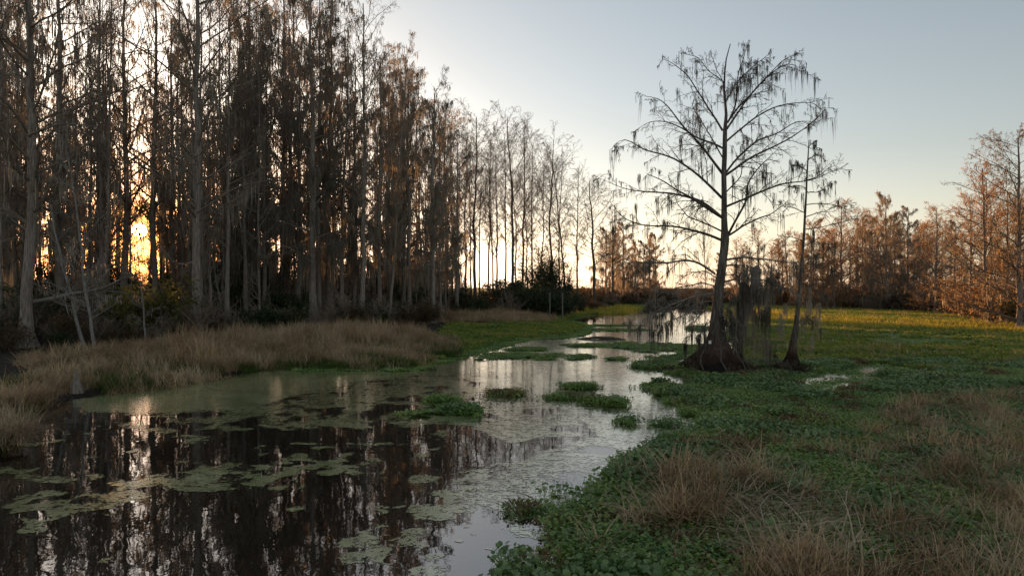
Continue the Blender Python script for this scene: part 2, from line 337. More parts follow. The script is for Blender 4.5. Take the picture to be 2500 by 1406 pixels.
# ------------------------------------------------------------------ mesh collecting
class MB:
    def __init__(s): s.v = []; s.f4 = []; s.n = 0; s.f3 = []
    def add(s, v, quads=None, tris=None):
        v = np.asarray(v, np.float32).reshape(-1, 3); s.v.append(v)
        if quads is not None and len(quads): s.f4.append(np.asarray(quads, np.int64).reshape(-1, 4) + s.n)
        if tris is not None and len(tris): s.f3.append(np.asarray(tris, np.int64).reshape(-1, 3) + s.n)
        s.n += len(v)
    def tubes(s, P, R, sides=3, cap=False):
        """P (T,n,3) polylines, R (T,n) radii"""
        T, n, _ = P.shape
        if T == 0: return
        d = nz(P[:, -1] - P[:, 0]); ref = np.where(np.abs(d[:, 2:3]) > .9, np.array([[1., 0, 0]]), np.array([[0, 0, 1.]]))
        A = nz(np.cross(d, ref)); B = np.cross(d, A)
        th = np.arange(sides) * 2 * pi / sides
        ring = A[:, None, None, :] * np.cos(th)[None, None, :, None] + B[:, None, None, :] * np.sin(th)[None, None, :, None]
        V = P[:, :, None, :] + ring * R[:, :, None, None]
        i = np.arange(T)[:, None, None] * n * sides; j = np.arange(n - 1)[None, :, None] * sides; k = np.arange(sides)[None, None, :]
        k2 = (k + 1) % sides
        q = np.stack([i + j + k, i + j + k2, i + j + sides + k2, i + j + sides + k], -1).reshape(-1, 4)
        s.add(V.reshape(-1, 3), q)
    def ribbons(s, P, W, side):
        """P (S,n,3), W (S,n) half widths, side (S,n,3)"""
        S, n, _ = P.shape
        if S == 0: return
        V = np.stack([P - side * W[..., None], P + side * W[..., None]], 2)
        i = np.arange(S)[:, None] * n * 2; j = np.arange(n - 1)[None, :] * 2
        b = (i + j)
        q = np.stack([b, b + 1, b + 3, b + 2], -1).reshape(-1, 4)
        s.add(V.reshape(-1, 3), q)
    def mesh(s, name, m, smooth=True):
        me = bpy.data.meshes.new(name)
        if not s.n: return me
        v = np.concatenate(s.v); me.vertices.add(len(v)); me.vertices.foreach_set('co', v.ravel())
        f4 = np.concatenate(s.f4) if s.f4 else np.zeros((0, 4), int); f3 = np.concatenate(s.f3) if s.f3 else np.zeros((0, 3), int)
        li = np.concatenate([f4.ravel(), f3.ravel()]).astype(np.int32)
        me.loops.add(len(li)); me.loops.foreach_set('vertex_index', li)
        st = np.concatenate([np.arange(len(f4)) * 4, len(f4) * 4 + np.arange(len(f3)) * 3]).astype(np.int32)
        me.polygons.add(len(st)); me.polygons.foreach_set('loop_start', st)
        me.polygons.foreach_set('use_smooth', np.full(len(st), smooth))
        me.update(calc_edges=True)
        me.materials.append(MT[m] if isinstance(m, str) else m)
        return me
TRIS = [0]
def obj(name, me, parent=None):
    o = bpy.data.objects.new(name, me); sc.collection.objects.link(o)
    if parent is not None: o.parent = parent
    return o
def tag(o, label=None, cat=None, group=None, kind=None):
    if label: o['label'] = label
    if cat: o['category'] = cat
    if group: o['group'] = group
    if kind: o['kind'] = kind
    return o

# ------------------------------------------------------------------ growing wood and moss
def spawn(rng, P, R, Ls, k, t0, t1, ang, rel, m, up=0., jit=.12, rr=.5, minr=.004, prof=None, flat=0.):
    T, n, _ = P.shape
    idx = np.repeat(np.arange(T), k); M = T * k
    t = (np.tile(np.arange(k), T) + rng.random(M)) / k; t = t0 + (t1 - t0) * t
    f = t * (n - 1); i = np.minimum(f.astype(int), n - 2); a = (f - i)
    p = P[idx, i] * (1 - a)[:, None] + P[idx, i + 1] * a[:, None]
    tan = nz(P[idx, i + 1] - P[idx, i]); r0 = R[idx, i] * (1 - a) + R[idx, i + 1] * a
    vv = rng.normal(size=(M, 3)); vv[:, 2] *= (1 - flat); vv -= (vv * tan).sum(1, keepdims=True) * tan; vv = nz(vv)
    an = (ang if np.isscalar(ang) else ang(t)) * rng.uniform(.75, 1.2, M)
    d = np.cos(an)[:, None] * tan + np.sin(an)[:, None] * vv
    L = Ls[idx] * rel * rng.uniform(.6, 1.15, M) * (prof(t) if prof else (1 - .55 * t))
    pts = [p]; U = up if np.isscalar(up) else up(t)
    for j in range(m - 1):
        dd = rng.normal(size=(M, 3)) * jit; dd[:, 2] += U
        d = nz(d + dd); p = p + d * (L / (m - 1))[:, None]; pts.append(p)
    Q = np.stack(pts, 1); rs = np.maximum(r0 * rr, minr)
    rad = np.maximum(rs[:, None] * np.linspace(1, .35, m)[None, :], minr)
    return Q, rad, L
def sample_on(rng, P, cnt, t0=0., t1=1.):
    T, n, _ = P.shape
    i = rng.integers(0, T, cnt); f = rng.uniform(t0, t1, cnt) * (n - 1); j = np.minimum(f.astype(int), n - 2); a = (f - j)[:, None]
    return P[i, j] * (1 - a) + P[i, j + 1] * a
def moss(mb, rng, anchors, length, width, n=4, sway=.10):
    S = len(anchors)
    if S == 0: return
    L = np.broadcast_to(length, (S,)); pts = [anchors]; p = anchors
    lean = rng.normal(size=(S, 3)) * sway; lean[:, 2] = 0
    for j in range(n - 1):
        w_ = rng.normal(size=(S, 3)) * sway * .8; w_[:, 2] = 0
        p = p + (np.array([0, 0, -1.]) + lean * .4 + w_) * (L / (n - 1))[:, None]; pts.append(p)
    P = np.stack(pts, 1)
    prof = np.array([.55, 1., .7, .12]) if n == 4 else np.interp(np.linspace(0, 1, n), [0, .15, .35, .7, 1], [.3, .8, 1, .65, .06])
    W = np.broadcast_to(width, (S,))[:, None] * prof[None] * rng.uniform(.6, 1.3, (S, n))
    a = rng.uniform(0, 2 * pi, S)[:, None] + np.cumsum(rng.uniform(-.7, .7, (S, n)), 1)
    side = np.stack([np.cos(a), np.sin(a), np.zeros_like(a)], -1)
    mb.ribbons(P, W, side)
def clumps(mb, rng, anchors, per, length, width, spread=.12, n=4, sway=.06):
    A = np.repeat(anchors, per, 0) + rng.normal(size=(len(anchors) * per, 3)) * np.array([spread, spread, spread * .5])
    L = np.repeat(np.broadcast_to(length, (len(anchors),)), per) * rng.uniform(.25, 1.1, len(A))
    moss(mb, rng, A, L, width, n, sway)
def leaves(mb, rng, pts, size, aspect=1.0):
    S = len(pts); a = nz(rng.normal(size=(S, 3))); b = nz(np.cross(a, rng.normal(size=(S, 3))))
    sz = size * rng.uniform(.6, 1.3, S)[:, None]
    V = np.stack([pts - a * sz, pts + b * sz * .5 * aspect, pts + a * sz, pts - b * sz * .5 * aspect], 1)
    mb.add(V.reshape(-1, 3), np.arange(S * 4).reshape(-1, 4))
def trunk_mesh(mb, rng, pts, rad, sides=12, flute=.0, flare_n=5, flare_h=1.6, levels=None):
    """fluted, buttressed trunk along a polyline"""
    pts = np.asarray(pts, float); n = len(pts); th = np.arange(sides) * 2 * pi / sides
    ph = rng.uniform(0, 6.28); z0 = pts[0, 2]
    k = np.exp(-(pts[:, 2] - z0) / flare_h)
    wob = 1 + .05 * rng.normal(size=(n, sides)) * (1 if flute else .4)
    fl = 1 + flute * k[:, None] * (np.cos(th[None] * flare_n + ph) * .6 + np.cos(th[None] * (flare_n * 2 + 1) + ph * 2) * .3)
    r = np.asarray(rad)[:, None] * fl * wob
    V = np.stack([pts[:, 0:1] + r * np.cos(th), pts[:, 1:2] + r * np.sin(th), np.repeat(pts[:, 2:3], sides, 1)], -1)
    j = np.arange(n - 1)[:, None] * sides; q = np.arange(sides)[None]; q2 = (q + 1) % sides
    mb.add(V.reshape(-1, 3), np.stack([j + q, j + q2, j + sides + q2, j + sides + q], -1).reshape(-1, 4))

H0 = 20.0
def tree_proto(seed, kind):
    rng = np.random.default_rng(seed)
    n = 26; z = np.concatenate([[0, .15, .35, .65, 1.0, 1.5, 2.2], np.linspace(3.2, H0, n - 7)])
    t = z / H0
    wx = np.cumsum(rng.normal(size=n) * .05); wy = np.cumsum(rng.normal(size=n) * .05)
    wx -= wx[0]; wy -= wy[0]
    TP = np.stack([wx * np.minimum(1, t * 3), wy * np.minimum(1, t * 3), z], 1)
    c = dict(
        thin=dict(r=.13, flare=.8, c0=.12, k1=44, L=2.8, ang=lambda t: 1.15 - .3 * t, up=.04, k2=6, k3=5, k4=2, moss=120, mlen=1.1, per=4, leaf=0, bark='bark', mm='moss', prof=lambda t: .5 + .5 * np.sin(np.clip(t, 0, 1) * pi)),
        tall=dict(r=.20, flare=1.0, c0=.34, k1=36, L=4.3, ang=lambda t: 1.25 - .6 * t, up=.05, k2=7, k3=5, k4=2, moss=300, mlen=1.0, per=5, leaf=0, bark='bark', mm='moss', prof=lambda t: .5 + .6 * np.sin(np.clip((t - .2) / .95, 0, 1) * pi) ** .7),
        heavy=dict(r=.22, flare=1.1, c0=.30, k1=32, L=3.6, ang=lambda t: 1.3 - .45 * t, up=.03, k2=6, k3=5, k4=2, moss=640, mlen=1.6, per=6, leaf=0, bark='bark', mm='moss', prof=lambda t: .55 + .5 * np.sin(np.clip((t - .15) / 1.0, 0, 1) * pi) ** .6),
        slim=dict(r=.15, flare=.9, c0=.42, k1=36, L=4.2, ang=lambda t: .95 - .25 * t, up=.07, k2=7, k3=6, k4=3, moss=130, mlen=.35, per=3, leaf=500, bark='bark_dark', mm='moss_dark', prof=lambda t: .35 + .85 * np.sin(np.clip((t - .38) / .66, 0, 1) * pi) ** .8),
        rust=dict(r=.26, flare=1.2, c0=.10, k1=50, L=5.6, ang=lambda t: 1.35 - .55 * t, up=.03, k2=9, k3=6, k4=2, moss=250, mlen=.9, per=5, leaf=8000, bark='bark', mm='moss', prof=lambda t: .4 + .75 * np.sin(np.clip((t + .1) / 1.1, 0, 1) * pi) ** .8),
        rustmoss=dict(r=.26, flare=1.2, c0=.10, k1=40, L=4.6, ang=lambda t: 1.35 - .55 * t, up=.02, k2=7, k3=5, k4=2, moss=1500, mlen=1.5, per=6, leaf=3500, bark='bark', mm='moss', prof=lambda t: .4 + .7 * np.sin(np.clip((t + .1) / 1.1, 0, 1) * pi) ** .8),
        pole=dict(r=.10, flare=.3, c0=.25, k1=26, L=2.6, ang=lambda t: .9 - .2 * t, up=.06, k2=6, k3=4, k4=2, moss=120, mlen=.7, per=4, leaf=0, bark='bark_pale', mm='moss', prof=lambda t: .5 + .5 * np.sin(t * pi)),
    )[kind]
    rad = c['r'] * (1 - .82 * t ** 1.1) + c['r'] * c['flare'] * np.exp(-z / .55)
    tr = MB(); trunk_mesh(tr, rng, TP, rad, 14, .28, rng.integers(4, 7), 1.0)
    cr = MB(); P0 = TP[None]; R0 = rad[None]; L0 = np.array([1.0])
    P1, R1, L1 = spawn(rng, P0, R0, L0, c['k1'], c['c0'] * 1.0, .985, c['ang'], c['L'], 7, up=c['up'], jit=.13, rr=.42, minr=.012, prof=c['prof'])
    # trunk nodes are not evenly spaced: pull children's start to the right height is not needed, spacing favours the butt less than the crown
    P2, R2, L2 = spawn(rng, P1, R1, L1, c['k2'], .15, 1, .75, .48, 5, up=.03, jit=.16, rr=.5, minr=.008)
    P3, R3, L3 = spawn(rng, P2, R2, L2, c['k3'], .1, 1, .8, .5, 4, up=-.02, jit=.2, rr=.6, minr=.006)
    P4, R4, L4 = spawn(rng, P3, R3, L3, c['k4'], .2, 1, .8, .6, 3, up=-.05, jit=.25, rr=.7, minr=.005)
    # the leader keeps forking at the top
    cr.tubes(P1, R1, 5); cr.tubes(P2, R2, 3); cr.tubes(P3, R3, 3); cr.tubes(P4, R4, 3)
    ms = MB()
    if c['moss']:
        na = c['moss']; A = np.concatenate([sample_on(rng, P1, na // 4, .2), sample_on(rng, P2, na // 2), sample_on(rng, P3, na // 4)])
        lowbias = 1.25 - .95 * (A[:, 2] / H0)
        big = rng.random(len(A)) ** 2
        clumps(ms, rng, A, c['per'], c['mlen'] * (.25 + 1.4 * big) * lowbias, .028 if kind != 'slim' else .02, .12)
    lf = MB()
    if c['leaf']:
        A = sample_on(rng, P4, c['leaf']) + rng.normal(size=(c['leaf'], 3)) * .05
        leaves(lf, rng, A, .075 if kind.startswith('rust') else .04, .7)
    d = dict(kind=kind, trunk=tr.mesh('trunk', c['bark']), crown=cr.mesh('crown', 'twig' if kind != 'pole' else 'twig_pale', False),
             hanging_moss=ms.mesh('hanging_moss', c['mm'], False) if ms.n else None,
             foliage=lf.mesh('foliage', 'rust', False) if lf.n else None)
    return d
def plant(proto, name, x, y, h, lean=0., rz=0., label=None, cat='tree', group=None, wide=1., zoff=0., fore=0.):
    r = bpy.data.objects.new(name, None); sc.collection.objects.link(r)
    r.location = (x, y, h1(x, y) - .05 + zoff); s = h / H0
    r.scale = (s * wide, s * wide, s); r.rotation_euler = (fore, math.atan2(lean, h), rz)
    r.rotation_mode = 'XYZ'
    tag(r, label, cat, group)
    for p in ('trunk', 'crown', 'hanging_moss', 'foliage'):
        if proto.get(p):
            tag(obj(p, proto[p], r), kind='stuff' if p in ('hanging_moss', 'foliage') else None)
    return r

PR = {}
for k, seeds in dict(tall=(1, 2, 3), heavy=(11, 12), slim=(21, 22, 23), rust=(31, 32), rustmoss=(41, 42), pole=(51, 52), thin=(61, 62, 63)).items():
    PR[k] = [tree_proto(s, k) for s in seeds]

# ------------------------------------------------------------------ ground, water, duckweed
def grid_mesh(us, Ds, zf):
    U, D = np.meshgrid(us, Ds); X = (U - 1250) / F * D; Y = D
    return X, Y, zf(X, Y)
us = np.concatenate([np.linspace(-9000, -400, 40)[:-1], np.linspace(-400, 2900, 430), np.linspace(2900, 11500, 40)[1:]])
Ds = np.concatenate([np.geomspace(3.0, 130, 340), np.geomspace(135, 4500, 40)])
U_, D_ = np.meshgrid(us, Ds); X = (U_ - 1250) / F * D_; Y = D_.copy()
Z = height(X, Y)
def grid_faces(r, c):
    a = np.arange(r - 1)[:, None] * c + np.arange(c - 1)[None]
    return np.stack([a, a + 1, a + c + 1, a + c], -1).reshape(-1, 4)
mb = MB(); mb.add(np.stack([X, Y, Z], -1).reshape(-1, 3), grid_faces(*X.shape))
gm = mb.mesh('ground', 'ground')
uu, vv = to_uv(X, Y)
grn = sstep(-.1, .4, green_f(uu, vv, X, Y)); lnd = land_f(uu, vv, X, Y)
LG = [(640, 915), (760, 908), (977, 906), (1090, 882), (1190, 858), (1250, 840), (1385, 828), (1440, 815), (1440, 795), (1480, 770), (1600, 765), (1600, 735), (1380, 745), (1340, 790), (1100, 800), (1040, 850), (900, 878), (700, 895)]
def lgreen(u, v, x, y): return poly_sd(u, v, LG) / 40 + fbm(x, y, 1.5, 61) * .8
lg = sstep(-.3, .3, lgreen(uu, vv, X, Y)) * (lnd > -.3)
mudm = np.exp(-(((X - 6.2) / 1.9) ** 2 + ((Y - 20.5) / .9) ** 2) ** 2) + np.exp(-(((X - 8.0) / 1.1) ** 2 + ((Y - 20.4) / .6) ** 2) ** 2)
grn = np.maximum(grn * (lnd < .2), lg) * (1 - np.clip(mudm, 0, 1))
grn = np.where(Y > 125, .6, grn)
a = gm.attributes.new('green', 'FLOAT', 'POINT'); a.data.foreach_set('value', grn.ravel().astype(np.float32))
tag(obj('ground', gm), kind='structure')
wm = MB(); wm.add([(-900, -40, 0), (900, -40, 0), (900, 900, 0), (-900, 900, 0)], [[0, 1, 2, 3]])
tag(obj('water', wm.mesh('water', 'water', False)), kind='structure')
wm = MB(); wm.add([(-5000, -5000, -.6), (5000, -5000, -.6), (5000, 5000, -.6), (-5000, 5000, -.6)], [[0, 1, 2, 3]])
tag(obj('lake_bed', wm.mesh('lake_bed', flat_mat('lake mud', (.03, .022, .016)), False)), kind='structure')

us = np.linspace(-60, 2450, 840); vs = np.concatenate([np.linspace(1560, 1000, 200), np.linspace(998, 735, 200)])
U_, V_ = np.meshgrid(us, vs); Dd = CAMZ * F / (V_ - HOR); X = (U_ - 1250) / F * Dd; Y = Dd
cov = duck_f(U_, V_, X, Y)
pl = ell(U_, V_, [(a_, b_, c_ * 1.3, d_ * 1.5) for a_, b_, c_, d_ in POOLS]) * 2
cov = np.maximum(cov, np.minimum(pl, .15) + fbm(X, Y, .8, 57) * .3)
Zg = height(X, Y); keep_v = (cov > -.55) & (Zg < .012)
q = grid_faces(*X.shape); kf = keep_v.ravel()[q].any(1); q = q[kf]
usedv, inv = np.unique(q.ravel(), return_inverse=True)
mb = MB(); mb.add(np.stack([X, Y, np.full_like(X, .004)], -1).reshape(-1, 3)[usedv], inv.reshape(-1, 4))
dm_ = mb.mesh('duckweed', 'duck', False)
a = dm_.attributes.new('cover', 'FLOAT', 'POINT'); a.data.foreach_set('value', cov.ravel()[usedv].astype(np.float32))
tag(obj('duckweed', dm_), 'pale green duckweed film and mats floating on the dark water', 'duckweed', kind='stuff')

# ------------------------------------------------------------------ scattering of uncountable plants
def scatter(name, protos, pts, rot, scale, pick, label, cat):
    col = bpy.data.collections.new(name + ' kinds')
    for i, me in enumerate(protos):
        o = bpy.data.objects.new('%s_clump_%02d' % (name, i), me); col.objects.link(o)
    me = bpy.data.meshes.new(name); me.vertices.add(len(pts)); me.vertices.foreach_set('co', np.asarray(pts, np.float32).ravel())
    for nm, ty, arr, key in (('rot', 'FLOAT_VECTOR', rot, 'vector'), ('sc', 'FLOAT_VECTOR', scale, 'vector'), ('pick', 'INT', pick, 'value')):
        at = me.attributes.new(nm, ty, 'POINT'); at.data.foreach_set(key, np.asarray(arr, np.int32 if ty == 'INT' else np.float32).ravel())
    o = obj(name, me); tag(o, label, cat, kind='stuff')
    ng = bpy.data.node_groups.new(name, 'GeometryNodeTree')
    ng.interface.new_socket('Geometry', in_out='INPUT', socket_type='NodeSocketGeometry')
    ng.interface.new_socket('Geometry', in_out='OUTPUT', socket_type='NodeSocketGeometry')
    n = ng.nodes.new; L = ng.links.new
    gi = n('NodeGroupInput'); go = n('NodeGroupOutput'); ip = n('GeometryNodeInstanceOnPoints'); ci = n('GeometryNodeCollectionInfo')
    ci.inputs['Collection'].default_value = col; ci.inputs['Separate Children'].default_value = True; ci.inputs['Reset Children'].default_value = True
    def named(nm, dt):
        a = n('GeometryNodeInputNamedAttribute'); a.data_type = dt; a.inputs['Name'].default_value = nm
        return [s for s in a.outputs if s.enabled and s.name == 'Attribute'][0]
    er = n('FunctionNodeEulerToRotation')
    L(gi.outputs[0], ip.inputs['Points']); L(ci.outputs[0], ip.inputs['Instance']); ip.inputs['Pick Instance'].default_value = True
    L(named('pick', 'INT'), ip.inputs['Instance Index']); L(named('rot', 'FLOAT_VECTOR'), er.inputs[0]); L(er.outputs[0], ip.inputs['Rotation'])
    L(named('sc', 'FLOAT_VECTOR'), ip.inputs['Scale']); L(ip.outputs[0], go.inputs[0])
    md = o.modifiers.new('scatter', 'NODES'); md.node_group = ng
    return o
def blades(mb, rng, n, rad, h, w, bend, segs=4, flop=0.):
    base = np.stack([rng.normal(size=n) * rad, rng.normal(size=n) * rad, np.zeros(n)], 1)
    az = rng.uniform(0, 2 * pi, n); d = np.stack([np.cos(az) * .25, np.sin(az) * .25, np.ones(n)], 1); d[:, :2] *= (1 + flop * 6) * rng.uniform(.2, 1.5, n)[:, None]
    d = nz(d); L = h * rng.uniform(.5, 1.15, n); p = base; pts = [p]
    bd = bend * rng.uniform(.2, 1.6, n)
    for j in range(segs):
        d = nz(d + np.stack([np.cos(az) * bd, np.sin(az) * bd, -bd * .8 * (j / segs)], 1) + rng.normal(size=(n, 3)) * .05)
        p = p + d * (L / segs)[:, None]; p[:, 2] = np.maximum(p[:, 2], .01); pts.append(p)
    P = np.stack(pts, 1); W = np.ones((n, 1)) * w * np.interp(np.linspace(0, 1, segs + 1), [0, .4, 1], [1, .9, .12])[None]
    side = np.stack([-np.sin(az), np.cos(az), np.zeros(n)], 1)[:, None].repeat(segs + 1, 1)
    mb.ribbons(P, W, side)
def pads(mb, rng, n, half, size, h, stem=True, up=.45):
    """round marsh leaves on short stalks"""
    c = np.stack([rng.uniform(-half, half, n), rng.uniform(-half, half, n), h * rng.uniform(.15, 1, n)], 1)
    nn = nz(np.stack([rng.normal(size=n) * up, rng.normal(size=n) * up, np.ones(n)], 1))
    a = nz(np.cross(nn, rng.normal(size=(n, 3)))); b = np.cross(nn, a)
    s = size * rng.uniform(.55, 1.25, n); th = np.linspace(0, 2 * pi, 7)[:-1]
    rim = c[:, None] + (a[:, None] * np.cos(th)[None, :, None] + b[:, None] * np.sin(th)[None, :, None]) * s[:, None, None] + nn[:, None] * (s * .18)[:, None, None]
    V = np.concatenate([c[:, None], rim], 1)
    i = np.arange(n)[:, None] * 7; k = np.arange(6)[None]
    mb.add(V.reshape(-1, 3), None, np.stack([i + 0 * k, i + 1 + k, i + 1 + (k + 1) % 6], -1).reshape(-1, 3))
    if stem:
        foot = c * np.array([1, 1, 0]) + rng.normal(size=(n, 3)) * np.array([.02, .02, 0])
        P = np.stack([foot, c], 1); mb.ribbons(P, np.full((n, 2), .0022), nz(np.cross(c - foot + 1e-4, rng.normal(size=(n, 3))))[:, None].repeat(2, 1))
def tufts(kind, seeds, **kw):
    out = []
    for s in seeds:
        r = np.random.default_rng(s); m_ = MB()
        if kind == 'blades': blades(m_, r, **{k: v for k, v in kw.items() if k != 'm'})
        else: pads(m_, r, **{k: v for k, v in kw.items() if k != 'm'})
        out.append(m_.mesh('clump', kw['m'], False))
    return out
def cand(rng, u0, u1, v0, v1, n):
    """points even over the ground (not over the picture) inside a px box"""
    Da = CAMZ * F / (v1 - HOR); Db = CAMZ * F / (v0 - HOR)
    D = np.sqrt(rng.uniform(Da ** 2, Db ** 2, n)); u = rng.uniform(u0, u1, n)
    return u, HOR + CAMZ * F / D, (u - 1250) / F * D, D
def fill(rng, u, v, x, y, keep):
    return u[keep], v[keep], x[keep], y[keep]
def rotz(rng, n, tilt=.0): return np.stack([rng.normal(size=n) * tilt, rng.normal(size=n) * tilt, rng.uniform(0, 6.283, n)], 1)
def sc3(s): return np.stack([s, s, s], 1)

rng = np.random.default_rng(77)
# marsh leaves, near
pr = tufts('pads', (1, 2, 3, 4), n=110, half=.20, size=.0185, h=.10, m='pad') + tufts('pads', (104,), n=60, half=.2, size=.028, h=.15, up=.7, m='pad_pale') + tufts('pads', (105,), n=80, half=.2, size=.018, h=.12, up=.9, m='pad_dead') + tufts('blades', (106,), n=14, rad=.12, h=.26, w=.005, bend=.4, m='straw')
u, v, x, y = cand(rng, 1050, 2750, 885, 1560, 16000)
g = green_f(u, v, x, y); l = land_f(u, v, x, y)
hole = fbm(x, y, .4, 70)
k = (g > -.12 + .25 * rng.random(len(u))) & (hole > -.30)
k &= ~((x > 4.7) & (x < 8.75) & (np.abs(y - 20.4) < .62 + .3 * fbm(x, y, .5, 79)))
u, v, x, y = fill(rng, u, v, x, y, k); z = np.maximum(height(x, y), 0)
s = .75 + .5 * rng.random(len(u)) + .25 * fbm(x, y, 1.1, 71)
scatter('marsh_leaves', pr, np.stack([x, y, z], 1), rotz(rng, len(u), .05), sc3(s), np.where(fbm(x, y, 1.3, 76) + .45 * rng.random(len(u)) > .45, 4, np.where(fbm(x, y, .8, 77) + .5 * rng.random(len(u)) > .52, 5, np.where(rng.random(len(u)) < .06, 6, rng.integers(0, 4, len(u))))), 'low round green marsh leaves matted over the right shore', 'marsh plants')
# sprigs straying out on the water near the shore
u, v, x, y = cand(rng, 1150, 1760, 930, 1500, 5000)
g = green_f(u, v, x, y)
k = (g > -.75) & (g < 0.05) & (fbm(x, y, .35, 75) + rng.random(len(u)) * .35 > .38 - .3 * sstep(-.6, 0, g))
u, v, x, y = fill(rng, u, v, x, y, k)
scatter('floating_sprigs', tufts('pads', (5, 6), n=9, half=.07, size=.020, h=.07, m='pad'), np.stack([x, y, np.zeros(len(x))], 1), rotz(rng, len(u)), sc3(.7 + .6 * rng.random(len(u))), rng.integers(0, 2, len(u)), 'loose sprigs of round leaves floating off the shore', 'marsh plants')
u, v, x, y = cand(rng, 1880, 2480, 812, 972, 16000)
k = (green_f(u, v, x, y) < .2) & (ell(u, v, POOLS) > -.4) & (fbm(x, y, .5, 78) + rng.random(len(u)) * .5 > .28)
u, v, x, y = fill(rng, u, v, x, y, k)
scatter('pool_sprigs', tufts('pads', (115, 116), n=9, half=.10, size=.022, h=.05, m='pad'), np.stack([x, y, np.zeros(len(x))], 1), rotz(rng, len(u)), sc3(.7 + .6 * rng.random(len(u))), rng.integers(0, 2, len(u)), 'sprigs of round leaves breaking up the pools in the right marsh', 'marsh plants')
# middle distance and far: coarser clumps of the same leaves, coloured as sunlit
pr = tufts('pads', (7, 8, 9), n=30, half=.22, size=.042, h=.09, stem=False, up=1.1, m='pad_far')
u, v, x, y = cand(rng, 800, 2750, 748, 905, 125000)
g = green_f(u, v, x, y); lgf = lgreen(u, v, x, y); l = land_f(u, v, x, y)
gr_ = poly_sd(u, v, GREEN_R) / 60
k = ((g > .12 + .2 * rng.random(len(u))) & (l < .3) & (gr_ > .1)) | ((lgf > .1) & (l > .35))
k &= (fbm(x, y, 1.2, 73) > -.42)
k &= ~((x > 4.7) & (x < 8.75) & (np.abs(y - 20.4) < .62 + .3 * fbm(x, y, .5, 79)))
u, v, x, y = fill(rng, u, v, x, y, k); z = np.maximum(height(x, y), 0)
scatter('meadow_leaves', pr, np.stack([x, y, z - .02], 1), rotz(rng, len(u), .04), sc3(.8 + .6 * rng.random(len(u))), rng.integers(0, 3, len(u)), 'green water plants with sunlight yellow in their colour covering the marsh as far as the trees', 'marsh plants')
# the islands of plants in the open water and the green rim under the left bank
pr = tufts('pads', (17, 18, 19), n=24, half=.12, size=.026, h=.04, stem=False, m='pad')
u, v, x, y = cand(rng, 560, 1760, 785, 1030, 52000)
isl = ell(u, v, ISL) + fbm(x, y, .35, 11) * .9 - .12; l = land_f(u, v, x, y)
rim = (l > -.15) & (l < .5 + .5 * fbm(x, y, 2, 80)) & (u > 700 + 100 * fbm(x, y, 3, 81))
gr_ = poly_sd(u, v, GREEN_R) / 60; rim |= (gr_ > -.1) & (gr_ < .3) & (v < 920)
k = (isl > .0) | rim
u, v, x, y = fill(rng, u, v, x, y, k); z = np.maximum(height(x, y), 0)
scatter('water_plant_islands', pr, np.stack([x, y, z], 1), rotz(rng, len(u), .05), sc3(.7 + .6 * rng.random(len(u))), rng.integers(0, 3, len(u)), 'small islands of green water plants amid the duckweed', 'marsh plants')

# dry grass: left bank belt
STRAW = [(40, 960), (200, 955), (420, 935), (640, 897), (760, 890), (900, 880), (1010, 858), (1080, 842), (1050, 830), (960, 824), (760, 824), (560, 838), (380, 852), (200, 876), (60, 905)]
STRAW2 = [(1060, 800), (1340, 790), (1350, 782), (1320, 776), (1200, 774), (1060, 784)]
pr = tufts('blades', (31, 32, 33, 34), n=30, rad=.14, h=1.0, w=.010, bend=.18, m='straw')
u, v, x, y = cand(rng, -60, 1420, 760, 975, 26000)
d1 = poly_sd(u, v, STRAW) / 40 + fbm(x, y, 1.3, 90) * .7; d2 = poly_sd(u, v, STRAW2) / 30 + fbm(x, y, 1.5, 92) * .5
k = (d1 > 0) | (d2 > 0); k &= (fbm(x, y, .9, 97) > -.3) & (rng.random(len(u)) < .8); k &= land_f(u, v, x, y) > .05
hh = np.clip(.38 + .3 * np.maximum(d1, d2) + .6 * fbm(x, y, 1.5, 91), .22, .9) * (.55 + .75 * rng.random(len(u)))
hh *= np.where(u < 420, .62, 1)
u, v, x, y, hh = u[k], v[k], x[k], y[k], hh[k]; z = height(x, y)
scatter('dry_grass', pr, np.stack([x, y, z - .02], 1), rotz(rng, len(u), .08), np.stack([.7 + .3 * hh, .7 + .3 * hh, hh], 1), rng.integers(0, 4, len(u)), 'tall dry tan grass standing along the left bank', 'grass')
# green and tan short grass at the waterline of the left bank
pr = tufts('blades', (41, 42), n=36, rad=.12, h=.38, w=.008, bend=.3, m='grassgreen') + tufts('blades', (43,), n=36, rad=.12, h=.45, w=.008, bend=.35, m='straw')
u, v, x, y = cand(rng, -100, 1120, 840, 1130, 16000); l = land_f(u, v, x, y)
k = (l > .0) & (l < 2.2) & (fbm(x, y, 1.4, 95) > -.25) & (rng.random(len(u)) < .65)
u, v, x, y = fill(rng, u, v, x, y, k); z = height(x, y)
scatter('bank_grass', pr, np.stack([x, y, z - .02], 1), rotz(rng, len(u), .1), sc3(.5 + .7 * rng.random(len(u))), np.where(fbm(x, y, 1.2, 96) + .4 * rng.random(len(u)) > .2, rng.integers(0, 2, len(u)), 2), 'short green and tan grass on the muddy left shore', 'grass')
